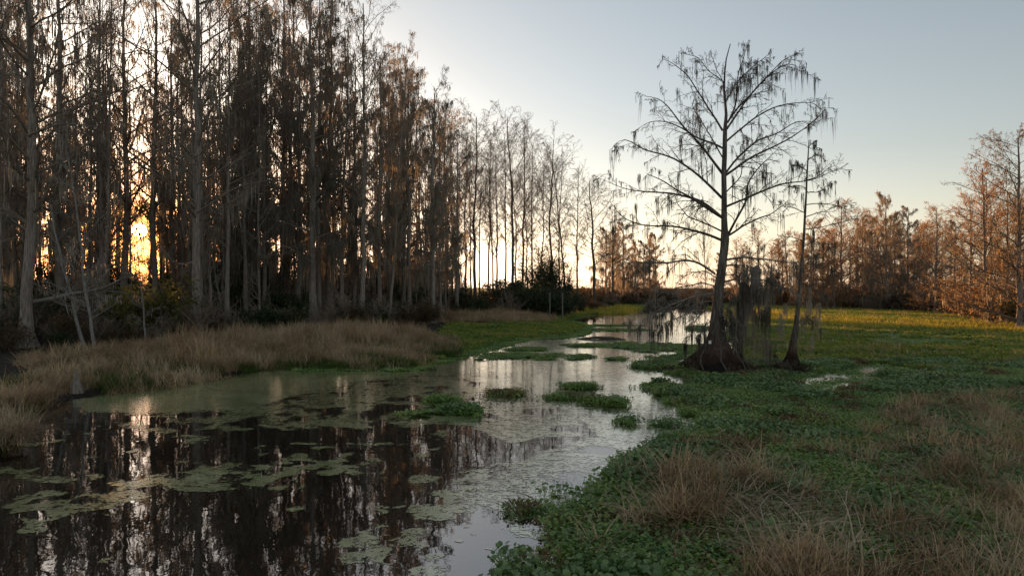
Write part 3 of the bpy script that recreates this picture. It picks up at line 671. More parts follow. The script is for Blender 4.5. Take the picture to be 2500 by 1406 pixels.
# forest floor litter and brush on the left
def brush_mesh(seed, n=120, h=1.2, m='twig', lf=0):
    r = np.random.default_rng(seed); b = MB()
    P = np.zeros((9, 2, 3)); P[:, :, :2] = r.normal(size=(9, 1, 2)) * .25; P[:, 1, 2] = .3
    P0, R0, L0 = spawn(r, P, np.full((9, 2), .02), np.full(9, h), 3, 0, 1, .5, 1., 5, up=.05, jit=.2, rr=.6, minr=.008)
    P1, R1, L1 = spawn(r, P0, R0, L0, 6, .2, 1, .7, .5, 4, jit=.25, rr=.6, minr=.005)
    P2, R2, L2 = spawn(r, P1, R1, L1, 5, .2, 1, .8, .5, 3, jit=.25, rr=.7, minr=.004)
    b.tubes(P0, R0, 3); b.tubes(P1, R1, 3); b.tubes(P2, R2, 3)
    if lf: leaves(b, r, sample_on(r, P2, lf) + r.normal(size=(lf, 3)) * .06, .05, 1)
    return b.mesh('brush', m, False)
pr = [brush_mesh(61, m='twig'), brush_mesh(62, m='twig', h=1.6), brush_mesh(63, m='brush', lf=900), brush_mesh(64, m='evergreen', lf=1600, h=1.0)]
u, v, x, y = cand(rng, -250, 1500, 736, 905, 9000)
l = poly_sd(u, v, LAND) / 60
fl = np.interp(u, [-250, 0, 200, 500, 800, 1080, 1100, 1350, 1500], [885, 885, 866, 840, 822, 812, 785, 776, 752])
k = (v < fl) & (l > .3) & (rng.random(len(u)) < .55 * sstep(60, 25, y) + .22)
u, v, x, y = fill(rng, u, v, x, y, k); z = height(x, y)
scatter('undergrowth', pr, np.stack([x, y, z - .05], 1), rotz(rng, len(u), .1), sc3(.6 + 1.0 * rng.random(len(u)) ** 2), rng.integers(0, 4, len(u)), 'tangled brown and green undergrowth on the dark forest floor', 'undergrowth')
# brush at the foot of the right and far tree lines
u, v, x, y = cand(rng, 1380, 2900, 722, 790, 14000)
fr = np.interp(u, [1380, 1600, 1700, 1800, 2000, 2150, 2300, 2400, 2500, 2900], [756, 741, 737, 742, 750, 757, 764, 782, 796, 860])
k = (v < fr) & (v > fr - 26) & (rng.random(len(u)) < .5)
u, v, x, y = fill(rng, u, v, x, y, k); z = height(x, y)
scatter('far_brush', pr, np.stack([x, y, z - .05], 1), rotz(rng, len(u), .1), sc3(.9 + 1.3 * rng.random(len(u)) ** 2), rng.choice([0, 1, 2, 2, 2, 3], len(u)), 'brown brush at the foot of the far tree line', 'undergrowth')

# taller dead stalks and tufts breaking up the flat meadow
u, v, x, y = cand(rng, 1740, 2800, 752, 960, 30000)
k = (green_f(u, v, x, y) > .3) & (fbm(x, y, 2.2, 120) + .35 * rng.random(len(u)) > .36) & (rng.random(len(u)) < .6)
u, v, x, y = fill(rng, u, v, x, y, k)
scatter('meadow_tufts', tufts('blades', (121,), n=18, rad=.12, h=.30, w=.009, bend=.35, m='grassgreen') + tufts('blades', (122,), n=12, rad=.10, h=.42, w=.008, bend=.25, m='straw'), np.stack([x, y, np.maximum(height(x, y), 0) - .02], 1), rotz(rng, len(u), .12), sc3(.5 + .8 * rng.random(len(u)) ** 1.5), rng.choice([0, 0, 1], len(u)), 'taller green tufts and dead stalks standing in the right marsh', 'marsh plants')
# litter of roots and sticks on the mud round the two marsh trees
x = np.r_[rng.normal(6.0, .75, 70), rng.normal(8.2, .35, 24)]; y = np.r_[rng.normal(19.95, .22, 70), rng.normal(20.2, .2, 24)]
scatter('root_litter', [brush_mesh(65, m='brush', h=1.0), brush_mesh(66, m='twig', h=1.1)], np.stack([x, y, height(x, y) - .06], 1), rotz(rng, 94, .7), sc3(.16 + .22 * rng.random(94)), rng.integers(0, 2, 94), 'dead roots and sticks on the black mud round the marsh cypresses', 'roots')
# upright marsh grass, the low sun's strip of light put into its yellow
u, v, x, y = cand(rng, 1380, 2800, 744, 822, 16000)
yb = np.interp(u, [1400, 1850, 2000, 2300, 2500, 2800], [757, 768, 790, 800, 806, 815])
k = (np.abs(v - yb) < 11 + 9 * fbm(x, y, 6, 99)) & (rng.random(len(u)) < .6) & ((u > 1840) | (u < 1560)) & (height(x, y) > -.05)
u, v, x, y = fill(rng, u, v, x, y, k)
scatter('sun_tinted_marsh_grass', tufts('blades', (47, 48), n=34, rad=.3, h=.34, w=.013, bend=.3, m='sun_tint_grass'), np.stack([x, y, height(x, y) - .02], 1), rotz(rng, len(u), .1), sc3(.6 + .8 * rng.random(len(u))), rng.integers(0, 2, len(u)), 'sun tinted marsh grass coloured as sunlit in a strip before the far trees', 'grass')
# foreground dry grass on the right
pr = tufts('blades', (51, 52, 53), n=24, rad=.09, h=.58, w=.007, bend=.30, segs=6, m='straw') + tufts('blades', (54, 55), n=26, rad=.16, h=.62, w=.0075, bend=.5, segs=6, flop=1.6, m='straw_pale') \
    + tufts('blades', (56,), n=16, rad=.08, h=.34, w=.005, bend=.3, segs=4, m='grassgreen') \
    + tufts('blades', (57, 58), n=44, rad=.2, h=.42, w=.006, bend=.12, segs=3, flop=6., m='straw_pale')
FG1 = [(1560, 1290), (1600, 1210), (1680, 1170), (1800, 1165), (1900, 1190), (1960, 1230), (2000, 1290), (2080, 1350), (2150, 1480), (1800, 1480), (1900, 1390), (1800, 1330), (1650, 1310)]
FG2 = [(2050, 1120), (2150, 1020), (2280, 985), (2420, 960), (2800, 960), (2800, 1560), (2000, 1560), (2100, 1400), (2150, 1280), (2120, 1200)]
u, v, x, y = cand(rng, 1400, 2850, 960, 1560, 12500)
d1 = poly_sd(u, v, FG1) / 40 + fbm(x, y, .7, 100) * .8; d2 = poly_sd(u, v, FG2) / 60 + fbm(x, y, 1.0, 101) * 1.1
stray = (green_f(u, v, x, y) > .4) & (rng.random(len(u)) < .10) & (v > 1080)
k = (d1 > 0) | ((d2 > 0) & (rng.random(len(u)) < .55)) | stray
u, v, x, y, d1 = u[k], v[k], x[k], y[k], d1[k]; z = np.maximum(height(x, y), 0)
pickf = fbm(x, y, .6, 102) + .15 * (u > 1750) * (d1 > 0)
pk = np.where(pickf > .02, rng.integers(3, 5, len(u)), rng.integers(0, 3, len(u))); pk = np.where(rng.random(len(u)) < .12, 5, pk); pk = np.where(rng.random(len(u)) < .25, rng.integers(6, 8, len(u)), pk)
s = (.6 + .5 * rng.random(len(u))) * np.where(d1 > 0, 1.15, .85)
scatter('shore_grass', pr, np.stack([x, y, z - .01], 1), rotz(rng, len(u), .15), sc3(s), pk, 'dry tan and bleached grass flopping over the near right shore', 'grass')

# ------------------------------------------------------------------ the hero cypress in the marsh (traced limbs, real depth)
HD = 20.3
def W(u, v, D=HD, z=None):
    return np.array([(u - 1250) / F * D, D, CAMZ + (HOR - v) / F * D])
def traced(rng, pts, D0, depth, n=18):
    hr = rng

    """polyline through photo points; it also runs towards or away from the viewer by DEPTH metres"""
    pts = np.array(pts, float); s = np.r_[0, np.cumsum(np.hypot(*np.diff(pts, axis=0).T))]; s /= s[-1]
    t = np.linspace(0, 1, n); uu_ = np.interp(t, s, pts[:, 0]); vv_ = np.interp(t, s, pts[:, 1])
    for _ in range(1):
        uu_[1:-1] = (uu_[:-2] + 2 * uu_[1:-1] + uu_[2:]) / 4; vv_[1:-1] = (vv_[:-2] + 2 * vv_[1:-1] + vv_[2:]) / 4
    wv = hr.normal(size=(3, 2)); q3 = np.array([7., 13., 23.])
    for a_ in range(3):
        uu_ = uu_ + wv[a_, 0] * 14 / q3[a_] * np.sin(t * q3[a_] + wv[a_, 1] * 3) * np.sqrt(t); vv_ = vv_ + wv[a_, 1] * 14 / q3[a_] * np.sin(t * q3[a_] + wv[a_, 0] * 3) * np.sqrt(t)
    D = D0 + depth * t ** .8 + .12 * np.sin(t * 7 + depth * 5) * t
    return np.stack([(uu_ - 1250) / F * D, D, CAMZ + (HOR - vv_) / F * D], 1)
def hero_limb(parent, rng, line, r0, r1, k2=11, mossy=1., mossl=.28, droop=-.05, mat_='bark_dark', dens=1., tw='twig'):
    n = len(line); P = line[None] - np.array(parent.location); R = np.linspace(r0 * .72, r1 * .8, n)[None]
    L = np.array([np.linalg.norm(np.diff(line, axis=0), axis=1).sum()])
    m1 = MB(); m1.tubes(P, R, 7)
    P1, R1, L1 = spawn(rng, P, R, L, max(4, int(k2 * dens * 1.4)), .12, 1, .8, .30, 7, up=droop, jit=.17, rr=.5, minr=.006, prof=lambda t: 1.15 - .75 * t, flat=.1)
    m1.tubes(P1, R1 * .85, 4)
    lo = obj('limb', m1.mesh('limb', mat_), parent)
    P2, R2, L2 = spawn(rng, P1, R1, L1, 7, .1, 1, .8, .45, 5, up=droop * 1.6, jit=.16, rr=.6, minr=.0035)
    P3, R3, L3 = spawn(rng, P2, R2, L2, 4, .2, 1, .8, .5, 3, up=-.12, jit=.2, rr=.7, minr=.0025)
    m2 = MB(); m2.tubes(P2, R2, 3); m2.tubes(P3, R3, 3); tag(obj('twigs', m2.mesh('twigs', tw, False), lo), kind='stuff')
    m3 = MB(); na = int(56 * mossy)
    A = np.concatenate([sample_on(rng, P2, na), sample_on(rng, P3, na // 2), sample_on(rng, P1, na // 2, .3)])
    dn = fbm(A[:, 0] + 50, A[:, 2], .9, 33); A = A[dn > -.12 + .2 * rng.random(len(A))]; mossl = mossl * (1 + 1.6 * np.clip(fbm(A[:, 0] + 50, A[:, 2], .9, 33), 0, 1))
    clumps(m3, rng, A, 5, mossl * (.2 + 1.9 * rng.random(len(A)) ** 3.5), .0052, .018, sway=.05)
    mo = obj('hanging_moss', m3.mesh('hanging_moss', 'moss_dark', False), lo); tag(mo, kind='stuff')
    return P, P1
def moss_curtain(parent, rng, p, length, nst=26, width=.012, spread=.05, name='moss_tuft', m='moss'):
    mbb = MB(); p = np.asarray(p)[None] - np.array(parent.location)
    clumps(mbb, rng, p, nst, length, width, spread, n=6, sway=.05)
    return obj(name, mbb.mesh(name, m, False), parent)
def fluted_butt(rng, line, rad, sides=44, ribs=9, amp=.25, hh=1.1, irregular=.3):
    mbb = MB(); n = len(line); th = np.arange(sides) * 2 * pi / sides; z0 = line[0, 2]
    k = np.exp(-np.maximum(line[:, 2] - z0, 0) / hh)
    ph = rng.uniform(0, 6.28, 4)
    f = (np.abs(np.cos(th * ribs / 2 + ph[0])) - .6) * .9 + .35 * np.cos(th * 3 + ph[1]) * irregular + .25 * np.cos(th * 5 + ph[2]) * irregular + .15 * np.cos(th * 13 + ph[3])
    nn = np.array([[fbm(np.array([5 * cos(a_) + 40]), np.array([5 * sin(a_) + z_ * 1.6]), 1.2, 7)[0] for a_ in th] for z_ in line[:, 2]])
    r = rad[:, None] * (1 + amp * k[:, None] * f[None] + nn * (.05 + .10 * k[:, None]))
    V = np.stack([line[:, 0:1] + r * np.cos(th), line[:, 1:2] + r * np.sin(th), np.repeat(line[:, 2:3], sides, 1)], -1)
    j = np.arange(n - 1)[:, None] * sides; q_ = np.arange(sides)[None]; q2 = (q_ + 1) % sides
    mbb.add(V.reshape(-1, 3), np.stack([j + q_, j + q2, j + sides + q2, j + sides + q_], -1).reshape(-1, 4))
    return mbb
def trunk_line(stations, D, n, zbase):
    st = np.array(stations, float)          # (u, v, width px)
    zz = CAMZ + (HOR - st[:, 1]) / F * D; o = np.argsort(zz); st = st[o]; zz = zz[o]
    z = np.concatenate([[zbase], np.linspace(zz[0] + .02, zz[-1], n - 1)])
    x = (np.interp(z, zz, st[:, 0]) - 1250) / F * D; r = np.interp(z, zz, st[:, 2]) / 2 / F * D
    return np.stack([x, np.full(n, D), z], 1), r
hr = np.random.default_rng(5)
hero = bpy.data.objects.new('bald_cypress', None); sc.collection.objects.link(hero); hero.location = (5.98, HD, 0.0)
tag(hero, 'tall bare cypress with wide stained buttress standing alone in the marsh', 'tree')
hl = np.array(hero.location)
HT = [(1736, 914, 185), (1738, 900, 165), (1741, 885, 138), (1744, 868, 104), (1748, 852, 76), (1750, 835, 54), (1750, 815, 40), (1750, 787, 32), (1752, 750, 27), (1753, 719, 25), (1759, 680, 22), (1764, 640, 20), (1769, 600, 20), (1770, 584, 21),
      (1769, 560, 16), (1768, 531, 14), (1768, 480, 13), (1767, 424, 12), (1769, 380, 11.5), (1770, 319, 10), (1773, 280, 7), (1768, 220, 5), (1769, 180, 4), (1773, 145, 3), (1783, 108, 2)]
line, rad = trunk_line(HT, HD, 90, -.15)
obj('trunk', fluted_butt(hr, line - hl, rad, 72, 9, .42, .7, 1.0).mesh('trunk', 'bark_hero'), hero)
LIMBS = [  # points, depth, r0, moss length
    ([(1764, 319), (1725, 259), (1689, 196), (1659, 164), (1617, 144)], .9, .045), ([(1770, 205), (1737, 176), (1701, 140), (1665, 131)], -.6, .022),
    ([(1764, 424), (1719, 364), (1674, 316), (1641, 271), (1611, 241), (1573, 235)], -1.2, .06), ([(1764, 362), (1734, 347), (1707, 337), (1671, 313), (1629, 301), (1582, 300), (1549, 319)], 1.3, .045),
    ([(1762, 483), (1689, 412), (1647, 385), (1611, 374), (1570, 370), (1534, 343), (1513, 340), (1498, 361)], -.7, .06), ([(1767, 535), (1728, 500), (1689, 483), (1635, 471), (1570, 468), (1525, 462), (1482, 441)], 1.5, .065),
    ([(1763, 531), (1719, 504), (1685, 480), (1647, 462), (1611, 438), (1579, 423)], -1.6, .065), ([(1760, 586), (1719, 569), (1651, 553), (1565, 550), (1514, 528), (1487, 494)], .6, .06),
    ([(1763, 565), (1719, 545), (1675, 524), (1651, 500), (1644, 470)], 1.8, .04), ([(1745, 668), (1702, 637), (1671, 634), (1617, 644), (1548, 642), (1500, 647)], -.9, .06),
    ([(1774, 316), (1812, 259), (1874, 185), (1910, 146), (1946, 132)], .7, .045), ([(1776, 300), (1794, 271), (1838, 226), (1889, 173), (1928, 153), (1958, 167), (1973, 185)], -1.0, .045),
    ([(1774, 345), (1838, 289), (1898, 262), (1946, 249), (1988, 247), (2003, 265)], 1.2, .045), ([(1772, 422), (1800, 385), (1844, 343), (1892, 331), (1946, 295), (1994, 298)], -1.1, .05),
    ([(1772, 428), (1838, 382), (1928, 340), (1973, 307), (2012, 268)], .8, .055), ([(1776, 575), (1795, 540), (1825, 490), (1823, 450), (1853, 406), (1898, 364)], -1.2, .055),
    ([(1772, 505), (1853, 468), (1913, 450), (1988, 441), (2033, 418), (2058, 409)], 1.2, .05), ([(1774, 578), (1821, 548), (1890, 518), (1927, 487)], .5, .05),
    ([(1766, 635), (1814, 627), (1873, 634), (1941, 644), (1992, 627)], -1.0, .05), ([(1764, 648), (1808, 647), (1835, 661), (1850, 690)], 1.1, .04),
    ([(1760, 690), (1797, 681), (1862, 685), (1924, 705), (1960, 725)], -1.4, .045), ([(1745, 715), (1685, 726), (1630, 746), (1590, 768), (1555, 790)], -1.3, .045),
    ([(1745, 735), (1698, 739), (1671, 767), (1627, 787), (1600, 810)], .7, .04), ([(1773, 280), (1767, 200), (1745, 170), (1735, 135)], -.3, .025),
    ([(1776, 300), (1794, 262), (1803, 223), (1803, 170), (1823, 105)], .5, .035), ([(1772, 250), (1800, 200), (1840, 160), (1878, 132)], -.8, .025),
    ([(1764, 385), (1715, 300), (1690, 260), (1700, 225)], 1.5, .03), ([(1772, 470), (1810, 430), (1815, 380), (1830, 340)], 1.8, .03),
    ([(1752, 700), (1715, 690), (1670, 700), (1620, 712), (1575, 740)], .9, .03), ([(1750, 725), (1710, 712), (1660, 742), (1610, 772)], -.6, .025), ([(1752, 680), (1720, 660), (1690, 665), (1650, 690)], -1.0, .025), ([(1756, 705), (1790, 720), (1815, 760)], .8, .02),
    ([(1758, 670), (1800, 672), (1840, 700), (1880, 730)], .9, .022), ([(1748, 780), (1725, 790), (1700, 830)], -.6, .016), ([(1752, 740), (1770, 760), (1778, 820)], -.7, .014),
    ([(1750, 760), (1715, 760), (1690, 800), (1675, 840)], 1.0, .02), ([(1755, 745), (1790, 760), (1800, 800), (1790, 850)], -.8, .018)]
big_pts = []
for i, (pts, dep, r0) in enumerate(LIMBS):
    ln = traced(hr, pts, HD, dep); low = pts[-1][1] > 600
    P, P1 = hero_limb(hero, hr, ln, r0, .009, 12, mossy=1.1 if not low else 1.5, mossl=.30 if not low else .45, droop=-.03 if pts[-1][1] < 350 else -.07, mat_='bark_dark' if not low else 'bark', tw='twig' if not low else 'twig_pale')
    big_pts.append((P, P1, pts))
# long single moss tufts seen in the photo
for (tu, tv, ln_, dd) in [(1930, 390, 60, .5), (1870, 400, 75, -.4), (1740, 400, 80, .4), (1715, 330, 60, -.3), (1975, 300, 45, .8), (1655, 215, 60, .3), (1880, 200, 50, -.4), (1800, 210, 45, .4), (1700, 170, 40, -.2), (1910, 520, 60, .3), (1840, 540, 60, .2), (1720, 560, 70, .3), (1680, 540, 80, -.2), (1660, 330, 90, .5), (1655, 420, 70, .3), (1690, 470, 60, -.4), (1632, 470, 70, .2), (1605, 480, 60, .6), (1645, 555, 45, -.3), (1560, 425, 60, .4), (1552, 495, 60, 0), (1580, 545, 60, .3),
                          (1620, 535, 75, -.6), (1790, 430, 80, .5), (1825, 455, 90, -.5), (1890, 470, 75, .6), (1960, 470, 60, .8), (1500, 550, 60, .5), (1630, 650, 55, -.4), (1575, 640, 60, .2),
                          (1645, 610, 60, .3), (1555, 660, 70, -.3), (1700, 610, 60, .5), (1985, 560, 70, .2), (1940, 640, 100, -.4), (1930, 650, 90, -.5), (1700, 700, 60, .3),
                          (1590, 760, 85, -.3), (1575, 775, 60, .2), (1640, 785, 70, -.2), (1628, 790, 75, .3), (1690, 770, 50, .4), (1540, 780, 50, -.4), (1560, 790, 70, -.5), (1670, 770, 70, -.1), (1715, 790, 50, .5),
                          (1600, 700, 60, .1), (1655, 705, 50, -.2), (1850, 640, 80, .2), (1870, 690, 70, -.3)]:
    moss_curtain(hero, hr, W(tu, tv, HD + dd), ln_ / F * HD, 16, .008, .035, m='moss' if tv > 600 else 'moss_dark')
# roots hanging on the butt and the white tag nailed to it
for a0 in (-2.3, -1.75, -1.05, -.6):
    zz = np.linspace(1.5 + .5 * hr.random(), -.05, 9); rr_ = np.interp(zz, [0, .5, 1, 1.6, 2.2], [1.12, .86, .62, .46, .36]) + .03
    aa = a0 + np.cumsum(hr.normal(size=9) * .06)
    P = np.stack([np.cos(aa) * rr_ + (1744 - 1250) / F * HD - hl[0], np.sin(aa) * rr_, zz], 1)[None]
    m_ = MB(); m_.tubes(P, np.linspace(.010, .018, 9)[None] * (1 + hr.random()), 5); obj('root', m_.mesh('root', 'bark_dark'), hero)
def sheet(name, cx, cy, cz, wx, wz, th, m, rz=0., bend=.01):
    """thin bent plate with thickness"""
    n = 5; xs = np.linspace(-wx / 2, wx / 2, n); V = []; 
    for s_ in (0, 1):
        for zz in (-wz / 2, wz / 2):
            for q_ in xs: V.append((q_, (q_ / wx * 2) ** 2 * bend + s_ * th, zz * (1 - .15 * (abs(q_) / wx))))
    V = np.array(V); c_, s__ = cos(rz), sin(rz); V = np.stack([V[:, 0] * c_ - V[:, 1] * s__, V[:, 0] * s__ + V[:, 1] * c_, V[:, 2]], 1)
    f = []
    for i in range(n - 1):
        f += [(i, i + 1, n + i + 1, n + i), (2 * n + i + 1, 2 * n + i, 3 * n + i, 3 * n + i + 1), (n + i, n + i + 1, 3 * n + i + 1, 3 * n + i), (i + 1, i, 2 * n + i, 2 * n + i + 1)]
    f += [(0, n, 3 * n, 2 * n), (2 * n - 1, n - 1, 3 * n - 1, 4 * n - 1)]
    b = MB(); b.add(V, f); o = obj(name, b.mesh(name, m, False)); o.location = (cx, cy, cz); return o
p = W(1733, 835, HD - .62)
tag(sheet('tree_tag', p[0], p[1] - .02, p[2], .075, .10, .006, 'tag', rz=-.1), 'small white tag fixed to the flared trunk of the big cypress', 'tag')
dyn = bpy.data.objects['tree_tag']

# second, slender cypress right of it
t2 = bpy.data.objects.new('bald_cypress', None); sc.collection.objects.link(t2); t2.location = (8.42, 20.5, 0); l2 = np.array(t2.location)
tag(t2, 'slender leaning cypress with swollen base just right of the big one', 'tree')
HT2 = [(1932, 914, 70), (1932, 900, 56), (1933, 887, 42), (1933, 870, 28), (1935, 855, 20), (1940, 820, 15), (1945, 786, 12), (1948, 750, 9.5), (1952, 719, 8), (1956, 650, 6.5), (1962, 590, 6), (1965, 531, 5.5), (1968, 480, 4.5), (1970, 430, 4), (1973, 380, 3), (1975, 342, 1.8)]
line, rad = trunk_line(HT2, 20.5, 60, -.15)
obj('trunk', fluted_butt(hr, line - l2, rad, 32, 8, .22, .5, .4).mesh('trunk', 'bark_hero'), t2)
for pts, dep in [([(1973, 390), (1995, 375), (2020, 395)], .3), ([(1970, 440), (2000, 430), (2040, 400), (2062, 412)], .5), ([(1969, 470), (2000, 470), (2040, 440)], -.6), ([(1968, 500), (2010, 495), (2060, 505), (2090, 525)], .5),
                 ([(1966, 530), (2000, 520), (2050, 500), (2090, 495)], -.8), ([(1965, 560), (2010, 555), (2060, 540), (2100, 535)], .9), ([(1962, 600), (1990, 590), (2040, 600)], -.7), ([(1968, 460), (1940, 450), (1905, 470)], .6),
                 ([(1966, 520), (1930, 505), (1890, 500)], -.6), ([(1963, 590), (1925, 575), (1890, 590)], .5), ([(1958, 650), (1990, 640), (2030, 650), (2050, 670)], -.4), ([(1955, 690), (1985, 700), (2020, 730)], .6),
                 ([(1950, 720), (1920, 700), (1890, 710)], -.5), ([(1944, 790), (1965, 775), (1985, 790), (2010, 800)], .4), ([(1971, 420), (1950, 400), (1935, 405)], -.4), ([(1973, 360), (1985, 350), (2000, 365)], .2)]:
    hero_limb(t2, hr, traced(hr, pts, 20.5, dep, 9), .022, .005, 7, mossy=.5, mossl=.22, droop=-.02)
for (tu, tv, ln_, dd) in [(1915, 740, 70, .2), (1905, 765, 60, -.2), (1975, 700, 50, .1), (1975, 735, 90, .2), (1968, 760, 85, .1), (1995, 770, 60, -.1), (1982, 820, 60, 0), (1958, 770, 80, -.2), (1905, 790, 65, .1), (2005, 375, 40, .2), (2000, 740, 60, .3), (1998, 400, 50, -.3)]:
    moss_curtain(t2, hr, W(tu, tv, 20.5 + dd), ln_ / F * 20.5, 18, .009, .05)
# broken snag draped in moss between the two
sn = bpy.data.objects.new('broken_snag', None); sc.collection.objects.link(sn); sn.location = (6.9, 20.9, 0); ls = np.array(sn.location)
tag(sn, 'broken leaning trunk draped with thick grey moss between the two marsh cypresses', 'dead tree')
line, rad = trunk_line([(1793, 908, 50), (1796, 880, 34), (1801, 850, 25), (1806, 810, 20), (1810, 760, 17), (1810, 715, 15), (1812, 690, 10)], 20.9, 40, -.15)
obj('trunk', fluted_butt(hr, line - ls, rad, 24, 6, .25, .5, .5).mesh('trunk', 'bark_hero'), sn)
ln = traced(hr, [(1812, 800), (1830, 740), (1842, 700), (1848, 655)], 20.9, .35, 12)
m_ = MB(); m_.tubes((ln - ls)[None], np.linspace(.10, .16, 12)[None], 12)
m_.tubes((np.array([ln[-1] - ls, ln[-1] - ls + [0, 0, .04], ln[-1] - ls + [0.02, 0, .12]]))[None], np.array([[.16, .11, .01]]), 12)
obj('broken_limb', m_.mesh('broken_limb', 'bark'), sn)
for pts, dep in [([(1838, 730), (1870, 690), (1890, 680)], -.4), ([(1810, 850), (1840, 812), (1870, 830), (1890, 860)], .5), ([(1806, 830), (1780, 800), (1770, 770)], .3), ([(1825, 760), (1850, 765), (1880, 745)], .4), ([(1812, 700), (1800, 680), (1790, 660)], .2)]:
    hero_limb(sn, hr, traced(hr, pts, 20.9, dep, 9), .03, .007, 8, mossy=1.2, mossl=.5, droop=-.05, mat_='bark')
for (tu, tv, ln_, dd) in [(1840, 665, 110, -.1), (1850, 670, 90, .1), (1858, 700, 90, .2), (1832, 720, 120, 0), (1822, 740, 120, -.2), (1815, 780, 110, .1), (1808, 800, 100, -.2), (1846, 760, 90, .1), (1835, 825, 60, -.1), (1850, 835, 50, .1),
                          (1868, 828, 80, 0), (1874, 838, 65, .1), (1862, 824, 70, -.1), (1800, 740, 120, .1), (1822, 690, 90, .2), (1870, 700, 80, .2), (1885, 700, 60, .3)]:
    moss_curtain(sn, hr, W(tu, tv, 20.9 + dd), ln_ / F * 20.9, 22, .009, .07)
# slim dark tree just behind the big one
plant(PR['slim'][1], 'young_cypress', (1722 - 1250) / F * 23.5, 23.5, 5.4, lean=-.1, rz=1.2, label='thin young cypress close behind the big marsh cypress', wide=.55)

# ------------------------------------------------------------------ the forest on the left bank
fr_ = np.random.default_rng(101)
names = dict(thin='thin_cypress', tall='cypress', heavy='mossy_cypress', slim='slender_cypress', rust='rusty_cypress', rustmoss='mossy_rusty_cypress', pole='bare_sapling')
def put(kind, i, u, vb, h=None, top=None, lean=0., rz=None, label=None, group=None, wide=1., cat='tree', D=None, jitter=0):
    D = D or CAMZ * F / (vb - HOR); x = (u - 1250) / F * D
    if h is None: h = CAMZ + (HOR - top) / F * D
    return plant(PR[kind][i % len(PR[kind])], names[kind], x, D, h, lean=lean, rz=fr_.uniform(0, 6.28) if rz is None else rz, label=label, cat=cat, group=group, wide=wide)
put('tall', 0, 62, 868, h=19, lean=.3, wide=1.05, label='pale grey cypress trunk nearest the left edge of the photo')
put('tall', 1, 476, 828, h=22, wide=1.0, label='thick cypress with forked limbs rising right of the setting sun')
put('heavy', 0, 765, 803, h=21, wide=.95, label='cypress with flared pale foot at the middle of the dry grass belt')
put('tall', 2, 883, 806, h=17.6 + 1.5, wide=.8, label='straight cypress with pale flared foot where the skyline starts to fall')
put('pole', 0, 812, 790, h=18, wide=1.0, label='thin straight trunk between two flared cypresses at the grass belt')
put('heavy', 1, 927, 796, h=17.5, wide=.75, label='mossy cypress behind the leaning trunk, right of the straight pale one')
put('tall', 3, 950, 807, h=13.5, lean=1.6, wide=.55, label='thin cypress leaning right from the grass edge')
put('heavy', 2, 1057, 800, top=235, wide=.9, label='heavily mossed cypress with dark double trunk at the end of the dense stand')
put('heavy', 0, 985, 786, top=160, wide=.8, rz=2.1, label='moss hung cypress standing just left of the dense stand\'s last tree')
put('tall', 3, 302, 800, h=23, wide=.95, label='dark straight cypress trunk immediately left of the sun')
put('tall', 0, 380, 800, h=23, wide=.85, rz=2.5, label='dark cypress trunk immediately right of the sun')
put('heavy', 2, 600, 796, h=23, wide=.85, label='tall cypress at the centre of the dense left stand')
put('heavy', 1, 150, 812, h=22, wide=.9, label='moss hung cypress behind the pale trunk at the left edge')
put('tall', 2, 690, 790, h=23, wide=.7, label='tall cypress just left of the one with the flared pale foot')
put('pole', 1, 548, 806, h=7.0, lean=1.3, wide=1.3, label='short pale sapling leaning at the edge of the grass right of the sun')
put('pole', 2, 232, 880, h=7.5, lean=-.9, wide=1.5, label='pale crooked sapling at the water side below the sun')
put('pole', 1, 205, 868, h=8.5, lean=2.2, wide=1.4, rz=3, label='dark mossy sapling leaning right near the left bank mud')
put('pole', 0, 357, 862, h=5.0, lean=.5, wide=1.4, rz=3, label='small white barked sapling straight below the sun')
put('thin', 0, 322, 0, h=21, D=66, wide=.8, label='thin trunk deep in the stand touching the sun on its left'); put('thin', 1, 362, 0, h=22, D=58, wide=.7, label='thin trunk touching the sun on its right')
put('thin', 2, 396, 0, h=22, D=74, wide=.8, label='farther thin trunk right of the sun behind the dark one'); put('thin', 1, 268, 0, h=22, D=52, wide=.9, label='thin trunk left of the dark one beside the sun'); put('heavy', 1, 425, 0, h=22, D=50, wide=.8, label='moss hung cypress between the sun and the thick forked cypress')
def sky_y(u): return np.interp(u, [-400, 780, 850, 900, 960, 1020, 1060, 1110, 1135, 1160, 1260, 1330, 1390, 1440, 1500, 1600], [-140, -60, 10, 60, 130, 190, 240, 265, 310, 300, 300, 345, 395, 440, 470, 560])
G1 = 'cypresses crowded in the backlit stand on the left bank'
edge = lambda u: np.interp(u, [-300, 0, 200, 480, 760, 1060, 1130], [30, 31, 33, 36, 43, 47, 52])
put('tall', 1, 392, 0, h=26, D=88, wide=.8, label='tall cypress far behind the sun\'s right side'); put('tall', 2, 286, 0, h=26, D=84, wide=.8, label='tall cypress far behind the sun\'s left side')
put('thin', 0, 350, 0, h=13.5, D=94, wide=.9, lean=.8, label='short far cypress crown just above the sun') if False else None
def zone2(u):
    for lim, tx in ((1900, 'right behind the big marsh cypress'), (2020, 'around the slender marsh cypress'), (2110, 'under the round orange crown'), (2190, 'behind the narrow mossy column'), (2300, 'right of the mossy pair'), (2400, 'left of the tall right trees'), (2500, 'behind the tall right trees')):
        if u < lim: return tx
    return 'past the right picture edge'
